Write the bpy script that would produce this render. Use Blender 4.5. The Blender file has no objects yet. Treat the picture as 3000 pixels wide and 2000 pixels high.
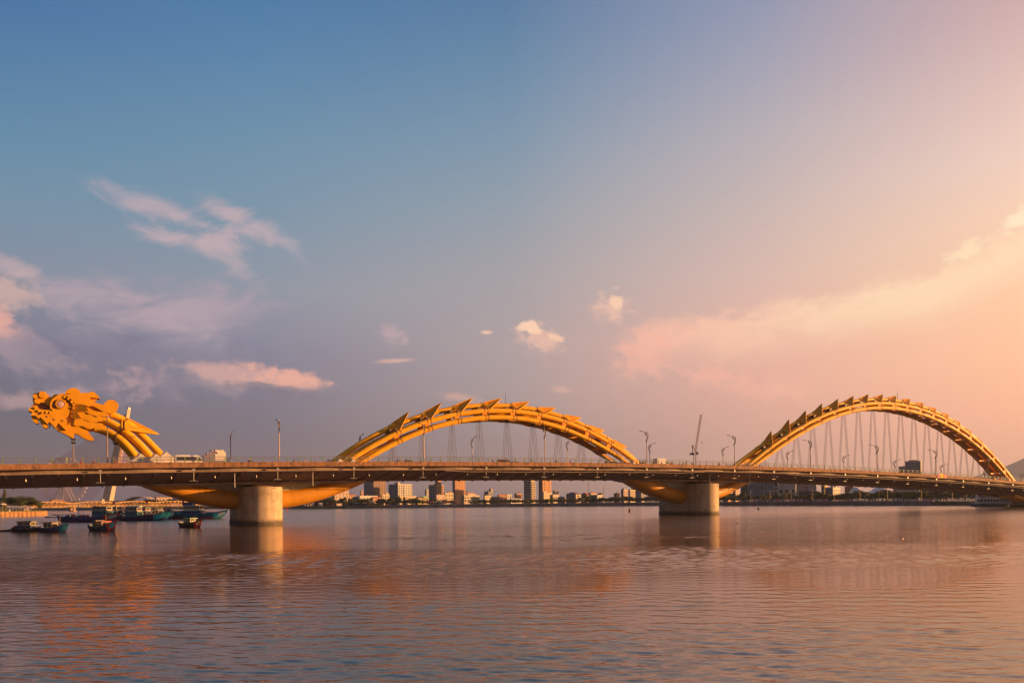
import bpy, bmesh, math, random
from math import radians as RAD, sin, cos, pi, atan2, sqrt, hypot
from mathutils import Vector, Matrix
SC = bpy.context.scene
COL = SC.collection
rng = random.Random(7)

# ---------------------------------------------------------------- survey
# Camera model recovered from the photograph (27.5 mm lens, eye 4.5 m above the river, 0.6 deg roll).
# It is only used to survey where things stand: every traced pixel is cut with a real vertical or
# horizontal plane of the place, which gives a position in metres.
F, H, R, CX, CY = 2293., 4.5, .01, 1500., 1469.
HD = RAD(60.2)
DX, DY = sin(HD), cos(HD)            # bridge axis direction
NX, NY = -DY, DX                     # across the bridge, away from the viewer
AX, AY = -57.4, 175.0                # axis at the first pier
ROTB = atan2(DY, DX)

def ray(x, y):
    dx = x - CX; v = CY - y
    return (dx + R * v) / F, (v - R * dx) / F

def on_t(x, y, t):
    rx, rz = ray(x, y)
    ax = AX + t * NX; ay = AY + t * NY
    lam = (ay * DX - ax * DY) / (DX - rx * DY)
    return (lam - ay) / DY, H + lam * rz

def P(x, y, t):
    s, z = on_t(x, y, t)
    return (s, t, z)

def at(x, y, Y):
    rx, rz = ray(x, y)
    return Vector((rx * Y, Y, H + rz * Y))

def ground(x, y, z=0.):
    rx, rz = ray(x, y)
    Y = (z - H) / rz
    return Vector((rx * Y, Y, z))

def BW(s, t, z):
    return Vector((AX + s * DX + t * NX, AY + s * DY + t * NY, z))

def sm(a, b, x):
    x = max(0., min(1., (x - a) / (b - a)))
    return x * x * (3 - 2 * x)

def interp(pts, x):
    """smooth (catmull-rom) y(x) through sorted points"""
    n = len(pts)
    if x <= pts[0][0]:
        (x0, y0), (x1, y1) = pts[0], pts[1]
        return y0 + (x - x0) * (y1 - y0) / (x1 - x0)
    if x >= pts[-1][0]:
        (x0, y0), (x1, y1) = pts[-2], pts[-1]
        return y1 + (x - x1) * (y1 - y0) / (x1 - x0)
    for i in range(n - 1):
        if x <= pts[i + 1][0]:
            break
    (x1, y1), (x2, y2) = pts[i], pts[i + 1]
    m1 = (pts[min(n-1, i+1)][1] - pts[max(0, i-1)][1]) / (pts[min(n-1, i+1)][0] - pts[max(0, i-1)][0])
    m2 = (pts[min(n-1, i+2)][1] - pts[i][1]) / (pts[min(n-1, i+2)][0] - pts[i][0])
    h = x2 - x1; u = (x - x1) / h
    return ((2*u**3-3*u*u+1)*y1 + (u**3-2*u*u+u)*h*m1 + (-2*u**3+3*u*u)*y2 + (u**3-u*u)*h*m2)

def polyfit(pts, deg):
    """least squares polynomial (pure python), returns function"""
    xm = sum(p[0] for p in pts) / len(pts); xs = max(abs(p[0]-xm) for p in pts)
    n = deg + 1
    A = [[sum(((p[0]-xm)/xs)**(i+j) for p in pts) for j in range(n)] + [sum(p[1]*((p[0]-xm)/xs)**i for p in pts)] for i in range(n)]
    for i in range(n):
        k = max(range(i, n), key=lambda r: abs(A[r][i])); A[i], A[k] = A[k], A[i]
        for r in range(n):
            if r != i:
                f = A[r][i] / A[i][i]
                A[r] = [a - f*b for a, b in zip(A[r], A[i])]
    c = [A[i][n] / A[i][i] for i in range(n)]
    return lambda x: sum(ci * ((x-xm)/xs)**i for i, ci in enumerate(c))

# ---------------------------------------------------------------- materials
def lin(c):
    return tuple(((v/255.)/12.92 if v/255. <= .04045 else ((v/255.+.055)/1.055)**2.4) for v in c)

MATS = {}
def mat(name, col, rough=.6, metal=0., var=.25, scale=.6, bump=0., bscale=None, spec=.5, streak=0., col2=None, coords='Object', detail=6.):
    """procedural paint / concrete / leaf material: base colour broken up by noise, optional vertical streaks and bump"""
    if name in MATS: return MATS[name]
    m = bpy.data.materials.new(name); m.use_nodes = True
    nt = m.node_tree; b = nt.nodes['Principled BSDF']
    b.inputs['Roughness'].default_value = rough; b.inputs['Metallic'].default_value = metal
    b.inputs['Specular IOR Level'].default_value = spec
    tc = nt.nodes.new('ShaderNodeTexCoord')
    no = nt.nodes.new('ShaderNodeTexNoise'); no.inputs['Scale'].default_value = scale; no.inputs['Detail'].default_value = detail
    no.inputs['Roughness'].default_value = .6
    nt.links.new(tc.outputs[coords], no.inputs['Vector'])
    cr = nt.nodes.new('ShaderNodeValToRGB')
    c2 = col2 or tuple(max(0, v * (1 - var * 1.6)) for v in col)
    c1 = tuple(min(1, v * (1 + var * .5)) for v in col)
    cr.color_ramp.elements[0].position = .32; cr.color_ramp.elements[0].color = (*c2, 1)
    cr.color_ramp.elements[1].position = .66; cr.color_ramp.elements[1].color = (*c1, 1)
    e = cr.color_ramp.elements.new(.5); e.color = (*col, 1)
    nt.links.new(no.outputs['Fac'], cr.inputs['Fac'])
    out = cr.outputs['Color']
    if streak:
        mp = nt.nodes.new('ShaderNodeMapping'); mp.inputs['Scale'].default_value = (2.2, 2.2, .12)
        nt.links.new(tc.outputs[coords], mp.inputs['Vector'])
        n2 = nt.nodes.new('ShaderNodeTexNoise'); n2.inputs['Scale'].default_value = 1.; n2.inputs['Detail'].default_value = 5
        nt.links.new(mp.outputs['Vector'], n2.inputs['Vector'])
        r2 = nt.nodes.new('ShaderNodeMapRange'); r2.inputs['From Min'].default_value = .42; r2.inputs['From Max'].default_value = .72
        r2.inputs['To Min'].default_value = 1.; r2.inputs['To Max'].default_value = 1 - streak
        nt.links.new(n2.outputs['Fac'], r2.inputs['Value'])
        mx = nt.nodes.new('ShaderNodeMix'); mx.data_type = 'RGBA'; mx.blend_type = 'MULTIPLY'; mx.inputs[0].default_value = 1.
        nt.links.new(out, mx.inputs[6]); nt.links.new(r2.outputs['Result'], mx.inputs[7])
        out = mx.outputs[2]
    nt.links.new(out, b.inputs['Base Color'])
    if bump:
        n3 = nt.nodes.new('ShaderNodeTexNoise'); n3.inputs['Scale'].default_value = bscale or scale * 6; n3.inputs['Detail'].default_value = 4
        nt.links.new(tc.outputs[coords], n3.inputs['Vector'])
        bp = nt.nodes.new('ShaderNodeBump'); bp.inputs['Strength'].default_value = bump; bp.inputs['Distance'].default_value = .05
        nt.links.new(n3.outputs['Fac'], bp.inputs['Height']); nt.links.new(bp.outputs['Normal'], b.inputs['Normal'])
    MATS[name] = m
    return m

def leafmat(name, col, col2):
    m = mat(name, col, rough=.7, var=.3, scale=.35, col2=col2, spec=.2)
    return m

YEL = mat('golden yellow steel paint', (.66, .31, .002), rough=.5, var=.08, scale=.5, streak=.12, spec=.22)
YELD = mat('golden yellow head paint', (.54, .24, .002), rough=.55, var=.08, scale=.35, streak=.08, spec=.2)
YELS = mat('weathered yellow spike plate', (.64, .225, .008), rough=.6, var=.18, scale=.8, spec=.2)
RINGM = mat('dark brown flange steel', (.09, .035, .012), rough=.6, scale=2)
CONC = mat('weathered pier concrete', (.36, .32, .26), rough=.85, var=.18, scale=.35, bump=.25, bscale=3, streak=.28)
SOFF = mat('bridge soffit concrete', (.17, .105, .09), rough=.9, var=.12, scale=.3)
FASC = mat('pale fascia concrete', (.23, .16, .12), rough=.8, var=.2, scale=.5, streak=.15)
PARA = mat('stained parapet concrete', (.25, .115, .055), rough=.85, var=.35, scale=.9, streak=.5, bump=.2)
PLINTH = mat('pale plinth concrete', (.50, .43, .37), rough=.8, var=.08, scale=.6)
ASPH = mat('road asphalt', (.05, .048, .046), rough=.9, var=.2, scale=1.5, bump=.2)
LINEW = mat('white road paint', (.7, .7, .68), rough=.7, var=.1)
RAILM = mat('galvanised handrail tube', (.30, .26, .24), rough=.35, metal=.6, var=.1)
POSTG = mat('green painted railing post', (.16, .26, .07), rough=.5, var=.15, scale=3)
CABLE = mat('dark hanger cable sheath', (.10, .075, .07), rough=.5, scale=2)
ANCH = mat('dark anchor steel', (.035, .03, .032), rough=.5, scale=2)
POLEM = mat('bronze lamp post paint', (.17, .10, .05), rough=.45, metal=.3, var=.15, scale=2)
LEAFM = mat('dark lamp bracket paint', (.045, .04, .04), rough=.5, scale=2)
GLASSL = mat('lamp lens plastic', (.75, .68, .55), rough=.3, scale=2)
WHITE = mat('white vehicle paint', (.55, .52, .50), rough=.3, var=.06, scale=1)
DGLASS = mat('dark tinted glass', (.015, .018, .02), rough=.06, var=.1)
TYRE = mat('black tyre rubber', (.02, .02, .02), rough=.9)
HEADL = mat('clear headlamp', (.8, .75, .65), rough=.12)
CHROME = mat('dull galvanised steel', (.26, .23, .21), rough=.5, metal=.2)
SKIN = mat('skin', (.42, .24, .15), rough=.6, var=.08)
HAIR = mat('black hair', (.02, .016, .014), rough=.7)

# ---------------------------------------------------------------- mesh helpers
class MB:
    def __init__(self): self.v = []; self.f = []; self.m = []
    def add(self, vs, fs, mi=0):
        o = len(self.v); self.v += [tuple(v) for v in vs]
        self.f += [tuple(o + i for i in f) for f in fs]; self.m += [mi] * len(fs)
        return self
    def box(self, c, d, rz=0., mi=0, M=None):
        x, y, z = d[0]/2, d[1]/2, d[2]/2
        pts = [Vector((sx*x, sy*y, sz*z)) for sz in (-1, 1) for sx, sy in ((-1,-1),(1,-1),(1,1),(-1,1))]
        if M is not None: pts = [M @ p for p in pts]
        elif rz:
            c_, s_ = cos(rz), sin(rz); pts = [Vector((p.x*c_-p.y*s_, p.x*s_+p.y*c_, p.z)) for p in pts]
        c = Vector(c)
        return self.add([p + c for p in pts], [(3,2,1,0),(4,5,6,7),(0,1,5,4),(1,2,6,5),(2,3,7,6),(3,0,4,7)], mi)
    def bar(self, a, b, w, h=None, mi=0):
        a, b = Vector(a), Vector(b); d = b - a; L = d.length
        if L < 1e-6: return self
        q = d.to_track_quat('X', 'Z').to_matrix()
        return self.box((a+b)/2, (L, w, h or w), M=q, mi=mi)
    def tube(self, path, r, n=10, cap=True, mi=0):
        path = [Vector(p) for p in path]; rr = r if hasattr(r, '__len__') else [r]*len(path)
        vs = []; up = None
        for i, p in enumerate(path):
            t = (path[min(i+1, len(path)-1)] - path[max(i-1, 0)]).normalized()
            if up is None:
                up = Vector((0,0,1)) if abs(t.z) < .9 else Vector((1,0,0))
            x = t.cross(up).normalized(); u = x.cross(t).normalized(); up = u
            for k in range(n):
                a = 2*pi*k/n
                vs.append(p + x*(cos(a)*rr[i]) + u*(sin(a)*rr[i]))
        fs = []
        for i in range(len(path)-1):
            for k in range(n):
                k2 = (k+1) % n
                fs.append((i*n+k, i*n+k2, (i+1)*n+k2, (i+1)*n+k))
        if cap:
            fs.append(tuple(range(n-1, -1, -1))); fs.append(tuple((len(path)-1)*n+k for k in range(n)))
        return self.add(vs, fs, mi)
    def prism(self, poly, fn, a, b, mi=0):
        """extrude a 2D polygon: fn((u,v), depth) -> point"""
        n = len(poly)
        vs = [fn(p, a) for p in poly] + [fn(p, b) for p in poly]
        fs = [tuple(range(n)), tuple(range(2*n-1, n-1, -1))] + [(i, n+i, n+(i+1)%n, (i+1)%n) for i in range(n)]
        return self.add(vs, fs, mi)
    def lathe(self, prof, c=(0,0,0), n=16, axis='Z', mi=0):
        vs = []; c = Vector(c)
        for r, z in prof:
            for k in range(n):
                a = 2*pi*k/n
                p = (r*cos(a), r*sin(a), z)
                if axis == 'Y': p = (p[0], p[2], p[1])
                elif axis == 'X': p = (p[2], p[0], p[1])
                vs.append(Vector(p) + c)
        fs = [(i*n+k, i*n+(k+1)%n, (i+1)*n+(k+1)%n, (i+1)*n+k) for i in range(len(prof)-1) for k in range(n)]
        if prof[0][0] > 1e-6: fs.append(tuple(range(n-1, -1, -1)))
        if prof[-1][0] > 1e-6: fs.append(tuple((len(prof)-1)*n+k for k in range(n)))
        return self.add(vs, fs, mi)
    def loft(self, rings, closed=True, cap=True, mi=0):
        n = len(rings[0]); vs = [p for r in rings for p in r]; fs = []
        m = n if closed else n-1
        for i in range(len(rings)-1):
            for k in range(m):
                fs.append((i*n+k, i*n+(k+1)%n, (i+1)*n+(k+1)%n, (i+1)*n+k))
        if cap and closed:
            fs.append(tuple(range(n-1, -1, -1))); fs.append(tuple((len(rings)-1)*n+k for k in range(n)))
        return self.add(vs, fs, mi)
    def mesh(self, name, mats, smooth=False):
        me = bpy.data.meshes.new(name); me.from_pydata(self.v, [], self.f)
        for m in (mats if isinstance(mats, (list, tuple)) else [mats]): me.materials.append(m)
        for p, i in zip(me.polygons, self.m): p.material_index = i
        bm = bmesh.new(); bm.from_mesh(me); bmesh.ops.recalc_face_normals(bm, faces=bm.faces)
        if smooth:
            for f in bm.faces: f.smooth = True
            for e in bm.edges:
                if len(e.link_faces) == 2 and e.calc_face_angle(0) > RAD(38): e.smooth = False
        bm.to_mesh(me); bm.free(); me.update()
        return me
    def build(self, name, mats, parent=None, smooth=False):
        return put(name, self.mesh(name, mats, smooth), parent)

def put(name, me, parent=None, loc=None, rz=None, scale=None):
    o = bpy.data.objects.new(name, me); COL.objects.link(o)
    if parent: o.parent = parent
    if loc is not None: o.location = loc
    if rz is not None: o.rotation_euler = (0, 0, rz)
    if scale is not None: o.scale = scale if hasattr(scale, '__len__') else (scale,)*3
    return o

def tag(o, label=None, cat=None, group=None, kind=None):
    if label: o['label'] = label
    if cat: o['category'] = cat
    if group: o['group'] = group
    if kind: o['kind'] = kind
    return o

def thing(name, label, cat, loc=(0,0,0), rz=0., group=None):
    o = put(name, None, None, loc, rz); o.empty_display_size = .5
    return tag(o, label, cat, group)

KIDS = {}
def kids(o): return [c for c in COL.objects if c.parent == o]
def dup(root, loc, rz=None, label=None, group=None, scale=None):
    """copy a thing with its parts and sub-parts (mesh data shared)"""
    if root.name not in KIDS: KIDS[root.name] = [(c, [g for g in COL.objects if g.parent == c]) for c in COL.objects if c.parent == root]
    r = root.copy(); COL.objects.link(r); r.location = loc
    if rz is not None: r.rotation_euler = (0, 0, rz)
    if scale is not None: r.scale = (scale,)*3 if not hasattr(scale, '__len__') else scale
    if label: r['label'] = label
    if group: r['group'] = group
    for c, gs in KIDS[root.name]:
        n = c.copy(); COL.objects.link(n); n.parent = r
        for g in gs:
            q = g.copy(); COL.objects.link(q); q.parent = n
    return r

ORD = ['first','second','third','fourth','fifth','sixth','seventh','eighth','ninth','tenth','eleventh','twelfth','thirteenth','fourteenth','fifteenth','sixteenth','seventeenth','eighteenth','nineteenth','twentieth']
# ================================================================= THE DRAGON BRIDGE
BR = thing('dragon_bridge', 'long river bridge with golden dragon shaped steel arches and concrete piers', 'bridge', (AX, AY, 0), ROTB)

def zp(s):      # top of the concrete parapet
    return 14.2 - (1.02e-4 if s < 105 else 1.34e-4) * (s - 105) ** 2
def zr(s): return zp(s) - .72      # road and walkway surface
def zb(s): return zp(s) - 3.72     # underside of the box girder
S0, S1 = -110., 372.
SL = [S0 + i * 4. for i in range(int((S1 - S0) / 4) + 1)]

def setback(s): return 1.5 + .42 * cos(2*pi*(s - 1.1)/16.)
# deck: walkway slab, set back fascia, sloping soffit, box girder
def section(s):
    a, b = zr(s), zb(s); f = setback(s)
    h = [(-18.8, a), (-18.8, a-.30), (-18.8+f, a-.34), (-18.8+f, a-1.02), (-18.75, a-1.06), (-18.75, a-1.16), (-18.0, a-1.2), (-6.4, b+.1), (-6.1, b)]
    full = h + [(-t, z) for t, z in reversed(h)]
    return [(s, t, z) for t, z in full]
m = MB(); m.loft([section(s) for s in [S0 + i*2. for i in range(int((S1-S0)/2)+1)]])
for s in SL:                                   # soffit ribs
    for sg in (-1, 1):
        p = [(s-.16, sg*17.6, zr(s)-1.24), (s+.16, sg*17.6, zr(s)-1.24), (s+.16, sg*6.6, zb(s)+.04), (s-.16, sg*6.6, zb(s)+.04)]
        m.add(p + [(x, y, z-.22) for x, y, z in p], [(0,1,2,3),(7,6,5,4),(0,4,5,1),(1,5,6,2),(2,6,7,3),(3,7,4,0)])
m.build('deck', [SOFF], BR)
# pale fascia panels in front of the set back face
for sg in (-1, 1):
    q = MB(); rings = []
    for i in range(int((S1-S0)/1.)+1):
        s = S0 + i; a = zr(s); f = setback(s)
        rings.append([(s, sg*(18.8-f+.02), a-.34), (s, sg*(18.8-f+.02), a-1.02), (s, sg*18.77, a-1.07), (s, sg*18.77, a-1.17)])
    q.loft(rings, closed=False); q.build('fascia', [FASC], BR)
m = MB(); m.loft([[(s, -15.2, zr(s)+.004), (s, 15.2, zr(s)+.004)] for s in SL], closed=False); m.build('roadway', [ASPH], BR)
m = MB()
for t in (-15.0, 15.0):
    m.loft([[(s, t-.08, zr(s)+.009), (s, t+.08, zr(s)+.009)] for s in SL], closed=False)
    m.build('edge_line', [LINEW], BR); m = MB()
m = MB(); m.loft([[(s, -4.4, zr(s)+.006), (s, -4.4, zr(s)+.2), (s, 4.4, zr(s)+.2), (s, 4.4, zr(s)+.006)] for s in SL]); m.build('median_kerb', [FASC], BR)
for sg in (-1, 1):
    m = MB(); m.loft([[(s, sg*18.86, zr(s)-.26), (s, sg*18.86, zp(s)), (s, sg*18.5, zp(s)), (s, sg*18.5, zr(s)-.02)] for s in SL])
    for k in range(int((S1-S0)/2.45)):         # small blocks under each railing post
        s = S0 + k*2.45
        m.box((s, sg*18.68, zp(s)+.02), (.34, .42, .12))
    m.build('parapet', [PARA], BR)
    m = MB()
    for dz, r in ((1.06, .06), (.66, .04), (.42, .04)):
        m.tube([(s, sg*(18.66 - .05*(dz>1)), zp(s)+dz) for s in SL], r, 6)
    m.build('handrail', [RAILM], BR)
# railing posts: curved flat bars
pm = MB()
pm.loft([[(x-.06, y-.07, z), (x+.06, y-.07, z), (x+.06, y+.07, z), (x-.06, y+.07, z)] for x, y, z in ((0,.04,0),(0,-.05,.35),(0,-.07,.7),(0,.0,1.04))])
PME = pm.mesh('railing_post', [POSTG])
npost = 0; rest = MB()
for k in range(int((S1-S0)/2.45)):
    s = S0 + k*2.45
    for sg in (-1, 1):
        if sg < 0 and -52 < s and npost < 100:
            put('railing_post', PME, BR, (s, sg*18.66, zp(s)+.06)); npost += 1
        elif s > -60:
            rest.add([(x+s, y+sg*18.66, z+zp(s)+.06) for x, y, z in pm.v], pm.f)
o = rest.build('railing_post', [POSTG], BR); o['kind'] = 'stuff'
# cable tray hung below the fascia along the arch spans
for a, b in ((38, 117), (150, 372)):
    m = MB(); n = int((b-a)/3)
    def trz(s): return zr(s) - 1.62 + .35*(1-sm(a, a+8, s)) + (.35*sm(b-8, b, s) if b < 300 else 0) + .05*cos(2*pi*(s-1.1)/16)
    m.tube([(a+i*(b-a)/n, -18.7, trz(a+i*(b-a)/n)) for i in range(n+1)], .09, 6)
    for i in range(0, n, 3):
        s = a+i*(b-a)/n; m.bar((s, -18.7, trz(s)), (s, -18.6, zr(s)-1.1), .05)
    m.build('cable_tray', [FASC], BR)

# ---- piers
SP = (0., 128., 328.)
def stadium(S, Rr, z, n=14, grow=0.):
    pts = []
    for k in range(n+1):
        a = pi + pi*k/n; pts.append(((Rr+grow)*cos(a), -S/2 + (Rr+grow)*sin(a), z))
    for k in range(n+1):
        a = pi*k/n; pts.append(((Rr+grow)*cos(a), S/2 + (Rr+grow)*sin(a), z))
    return pts
def pier_mat():
    m = mat('pier concrete with waterline stain', (.44, .335, .235), rough=.85, var=.2, scale=.4, bump=.25, bscale=3, streak=.3)
    nt = m.node_tree; b = nt.nodes['Principled BSDF']; src = b.inputs['Base Color'].links[0].from_socket
    tc = nt.nodes.new('ShaderNodeTexCoord'); sx = nt.nodes.new('ShaderNodeSeparateXYZ'); nt.links.new(tc.outputs['Object'], sx.inputs[0])
    no = nt.nodes.new('ShaderNodeTexNoise'); no.inputs['Scale'].default_value = 1.2; nt.links.new(tc.outputs['Object'], no.inputs['Vector'])
    ad = nt.nodes.new('ShaderNodeMath'); ad.operation = 'MULTIPLY_ADD'; ad.inputs[1].default_value = .9
    nt.links.new(no.outputs['Fac'], ad.inputs[0]); nt.links.new(sx.outputs['Z'], ad.inputs[2])
    mr = nt.nodes.new('ShaderNodeMapRange'); mr.inputs['From Min'].default_value = 1.1; mr.inputs['From Max'].default_value = 2.0
    mr.inputs['To Min'].default_value = .22; mr.inputs['To Max'].default_value = 1.; nt.links.new(ad.outputs[0], mr.inputs['Value'])
    mx = nt.nodes.new('ShaderNodeMix'); mx.data_type = 'RGBA'; mx.blend_type = 'MULTIPLY'; mx.inputs[0].default_value = 1.
    nt.links.new(src, mx.inputs[6]); nt.links.new(mr.outputs[0], mx.inputs[7]); nt.links.new(mx.outputs[2], b.inputs['Base Color'])
    # formwork lift lines
    w = nt.nodes.new('ShaderNodeTexWave'); w.bands_direction = 'Z'; w.inputs['Scale'].default_value = .33; w.inputs['Distortion'].default_value = .3
    nt.links.new(tc.outputs['Object'], w.inputs['Vector'])
    bp = [n for n in nt.nodes if n.type == 'BUMP'][0]
    b2 = nt.nodes.new('ShaderNodeBump'); b2.inputs['Strength'].default_value = .25; b2.inputs['Distance'].default_value = .03
    r3 = nt.nodes.new('ShaderNodeMapRange'); r3.inputs['From Min'].default_value = .9; r3.inputs['From Max'].default_value = 1.
    nt.links.new(w.outputs['Fac'], r3.inputs['Value']); nt.links.new(r3.outputs[0], b2.inputs['Height'])
    nt.links.new(bp.outputs['Normal'], b2.inputs['Normal']); nt.links.new(b2.outputs['Normal'], b.inputs['Normal'])
    return m
PIERM = pier_mat()
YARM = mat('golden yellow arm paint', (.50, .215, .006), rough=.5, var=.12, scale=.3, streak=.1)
for s0 in SP:
    top = zb(s0) - 1.15
    m = MB(); rr = []
    for z, g in ((-3, .12), (.95, .12), (1.0, 0), (2.2, 0), (4.4, 0), (top-.05, 0), (top, -.06)):
        rr.append([(x+s0, y, zz) for x, y, zz in stadium(14., 4.2, z, grow=g)])
    m.loft(rr)
    pr = m.build('pier', [PIERM], BR, smooth=True)
    m = MB()                                      # bearing cone between pier and girder
    m.loft([[(x+s0, y, zz) for x, y, zz in stadium(9., r, z)] for r, z in ((3.6, top+.0), (2.2, top+.62))])
    for t in (-5, 0, 5): m.box((s0, t, top+.45), (3.4, 2.6, .9))
    m.build('bearing', [SOFF], BR)
    m = MB()                                      # haunch plate under the girder
    rr = []
    for i in range(15):
        s = s0 - 23.5 + 47*i/14; b = zb(s); e = min(1., (23.5-abs(s-s0))/2.)
        rr.append([(s, -7.2, b+.02), (s, -7.2, b-.02-.55*e), (s, 7.2, b-.02-.55*e), (s, 7.2, b+.02)])
    m.loft(rr); m.build('haunch', [FASC], BR)
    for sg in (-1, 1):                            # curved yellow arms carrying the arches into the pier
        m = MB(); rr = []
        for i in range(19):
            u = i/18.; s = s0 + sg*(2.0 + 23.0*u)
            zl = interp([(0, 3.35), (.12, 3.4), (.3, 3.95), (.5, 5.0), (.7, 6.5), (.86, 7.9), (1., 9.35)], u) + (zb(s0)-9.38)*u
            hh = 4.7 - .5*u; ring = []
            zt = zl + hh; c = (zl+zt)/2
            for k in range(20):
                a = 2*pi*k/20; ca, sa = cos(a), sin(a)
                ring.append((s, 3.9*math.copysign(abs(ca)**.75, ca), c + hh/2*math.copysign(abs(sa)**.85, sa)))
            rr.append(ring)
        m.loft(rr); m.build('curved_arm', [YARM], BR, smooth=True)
        m = MB()                                  # concrete web between arm and girder
        m.add([(s0+sg*3, -3., 5.2), (s0+sg*3, -3., zb(s0)-.5), (s0+sg*19, -3., zb(s0+sg*19)-.5), (s0+sg*3, 3., 5.2), (s0+sg*3, 3., zb(s0)-.5), (s0+sg*19, 3., zb(s0+sg*19)-.5)],
              [(0,1,2),(5,4,3),(0,3,4,1),(1,4,5,2),(2,5,3,0)])
        m.build('web_wall', [CONC], BR)

# ---- things fixed under the edge: soffit lights, drain pipes, lamp brackets (parts of the bridge)
lm = MB(); lm.lathe([(0,-.28),(.08,-.26),(.1,-.1),(.06,.12),(.03,.25),(0,.27)], n=10); LME = lm.mesh('soffit_light', [GLASSL], True)
for k in range(46):
    s = -43 + k*8.
    put('soffit_light', LME, BR, (s, -15.9, zr(s)-2.05))
tm = MB(); tm.tube([(0,0,0),(0,0,-2.0)], .05, 6); tm.box((0,0,-2.02), (1.5,.1,.09)); tm.box((0,0,.1), (.5,.4,.5)); tm.lathe([(0,-1.2),(.08,-1.15),(.08,-1.0),(0,-.95)], n=8)
TME = tm.mesh('underdeck_bracket', [CHROME, LEAFM])
for k in range(24):
    s = -30.9 + k*16.
    put('underdeck_bracket', TME, BR, (s-.4, -18.4, zr(s)-.85))
dm = MB(); dm.tube([(0,0,0),(0,0,-3.2)], .07, 6); dm.lathe([(0,-3.35),(.12,-3.3),(.12,-3.1),(.07,-3.0)], n=8); DME = dm.mesh('drain_pipe', [CHROME])
for s in (-7.5, 8.2, 120.4, 136.1, 320, 336): put('drain_pipe', DME, BR, (s, -17.2, zr(s)-.95))

# ---- arches
def px(pts, t): return [on_t(x, y, t) for x, y in pts]
LT = px([(1015.8,1325),(1062.4,1294.6),(1132.9,1258.5),(1222.9,1221.6),(1312.9,1200.1),(1394.2,1189.3),(1464.7,1187),(1541.7,1194.7),(1617.6,1212.3),(1697.8,1242),(1769.4,1277.2),(1837.7,1328.7),(1855,1343.4)], 0)
LM = px([(1045,1334.2),(1088.4,1306.5),(1137.2,1278.7),(1225,1244.9),(1311.8,1218.3),(1383.4,1207.4),(1459.2,1202.7),(1536.3,1207.7),(1606.7,1222.1),(1682.6,1245.4),(1759.6,1284.3),(1808.4,1313),(1846.3,1341.2)], -2)
LL = px([(1083,1339.6),(1110,1321.7),(1148,1300.6),(1181.7,1286),(1235.9,1262.7),(1300.9,1242.9),(1383.4,1227.6),(1459.2,1223.5),(1536.3,1227.2),(1606.7,1240.5),(1682.6,1268.7),(1732.5,1291.8),(1775.9,1318.4),(1819.2,1342.3)], -2.6)
RT = px([(2176,1346),(2214.2,1317.9),(2268.4,1278),(2322.6,1244.7),(2370.4,1216.4),(2415.9,1198.5),(2459.2,1185.2),(2508,1174.1),(2544.9,1170.9),(2587.2,1170.3),(2628.4,1173.8),(2671.8,1182.8),(2709.7,1195.3),(2743.4,1207.7),(2782.4,1227.6),(2821.4,1255.4),(2849.1,1277.1),(2886,1312),(2918,1344.1),(2957,1391.8)], 0)
RM = px([(2203.4,1352.6),(2235.9,1326.6),(2290.1,1286.5),(2344.3,1252.9),(2377.9,1232.1),(2426.7,1210.5),(2470.1,1196.9),(2513.4,1186.8),(2552.5,1182),(2595.9,1181),(2628.4,1183.9),(2666.3,1191.2),(2709.7,1204),(2743.4,1215.1),(2778,1233.3),(2812.7,1255.4),(2847.4,1281),(2862,1289.5),(2900.7,1327.6),(2932,1362.3),(2957,1395)], -2)
RL = px([(2220.7,1352.6),(2246.7,1337.4),(2290.1,1304.9),(2344.3,1268.6),(2394.2,1240.8),(2437.6,1222.4),(2470.1,1211),(2513.4,1200.7),(2552.5,1196.6),(2595.9,1195.1),(2628.4,1197.1),(2671.8,1205),(2709.7,1215.9),(2743.4,1228.5),(2778,1248),(2812.7,1270.5),(2843,1292.7),(2883.4,1324.2),(2918,1362.3),(2944,1393.5)], -2.6)
NTOP = px([(323.6,1214.1),(348.9,1224.4),(367.2,1233.6),(410.9,1270),(435,1294),(454.5,1313.5),(469.4,1328.8)], 0)
NMID = px([(285,1222),(293.8,1225.6),(325.9,1239.4),(353.5,1254.3),(378.7,1273),(404,1296.8),(424.6,1318),(439.6,1333.4)], -2)
NLOW = px([(280,1254),(291.5,1257.7),(332.8,1272.5),(354.6,1288.2),(374.1,1308.5),(394.8,1332.2)], -2.6)

def curve(pts, deg=6):
    f = polyfit(pts, deg)
    return f
TR = .66
FOOT = {}
def add_tube(name, f, s0, s1, t, rings_at=(), r=TR, n=18, seg=60, tfun=None):
    m = MB(); path = []
    for i in range(seg+1):
        s = s0 + (s1-s0)*i/seg
        path.append((s, t, f(s)))
    m.tube(path, r, n)
    o = m.build(name, [YEL], BR, smooth=True)
    if rings_at:
        q = MB()
        for s in rings_at:
            d = .07; q.tube([(s-d, t, f(s-d)), (s+d, t, f(s+d))], r+.035, n)
            for k in range(8):                   # bolt lugs around the joint
                a = 2*pi*k/8
                q.box((s+.22, t + (r+.05)*cos(a), f(s+.22) + (r+.05)*sin(a)), (.34, .07, .07))
        q.build('flange_ring', [RINGM], o)
    return o
def find_foot(f, lo, hi):
    """s where the tube axis meets the deck, lo outside / hi inside the arch"""
    for _ in range(50):
        mid = (lo+hi)/2
        if f(mid) < zr(mid)-.3: lo = mid
        else: hi = mid
    return hi
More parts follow.
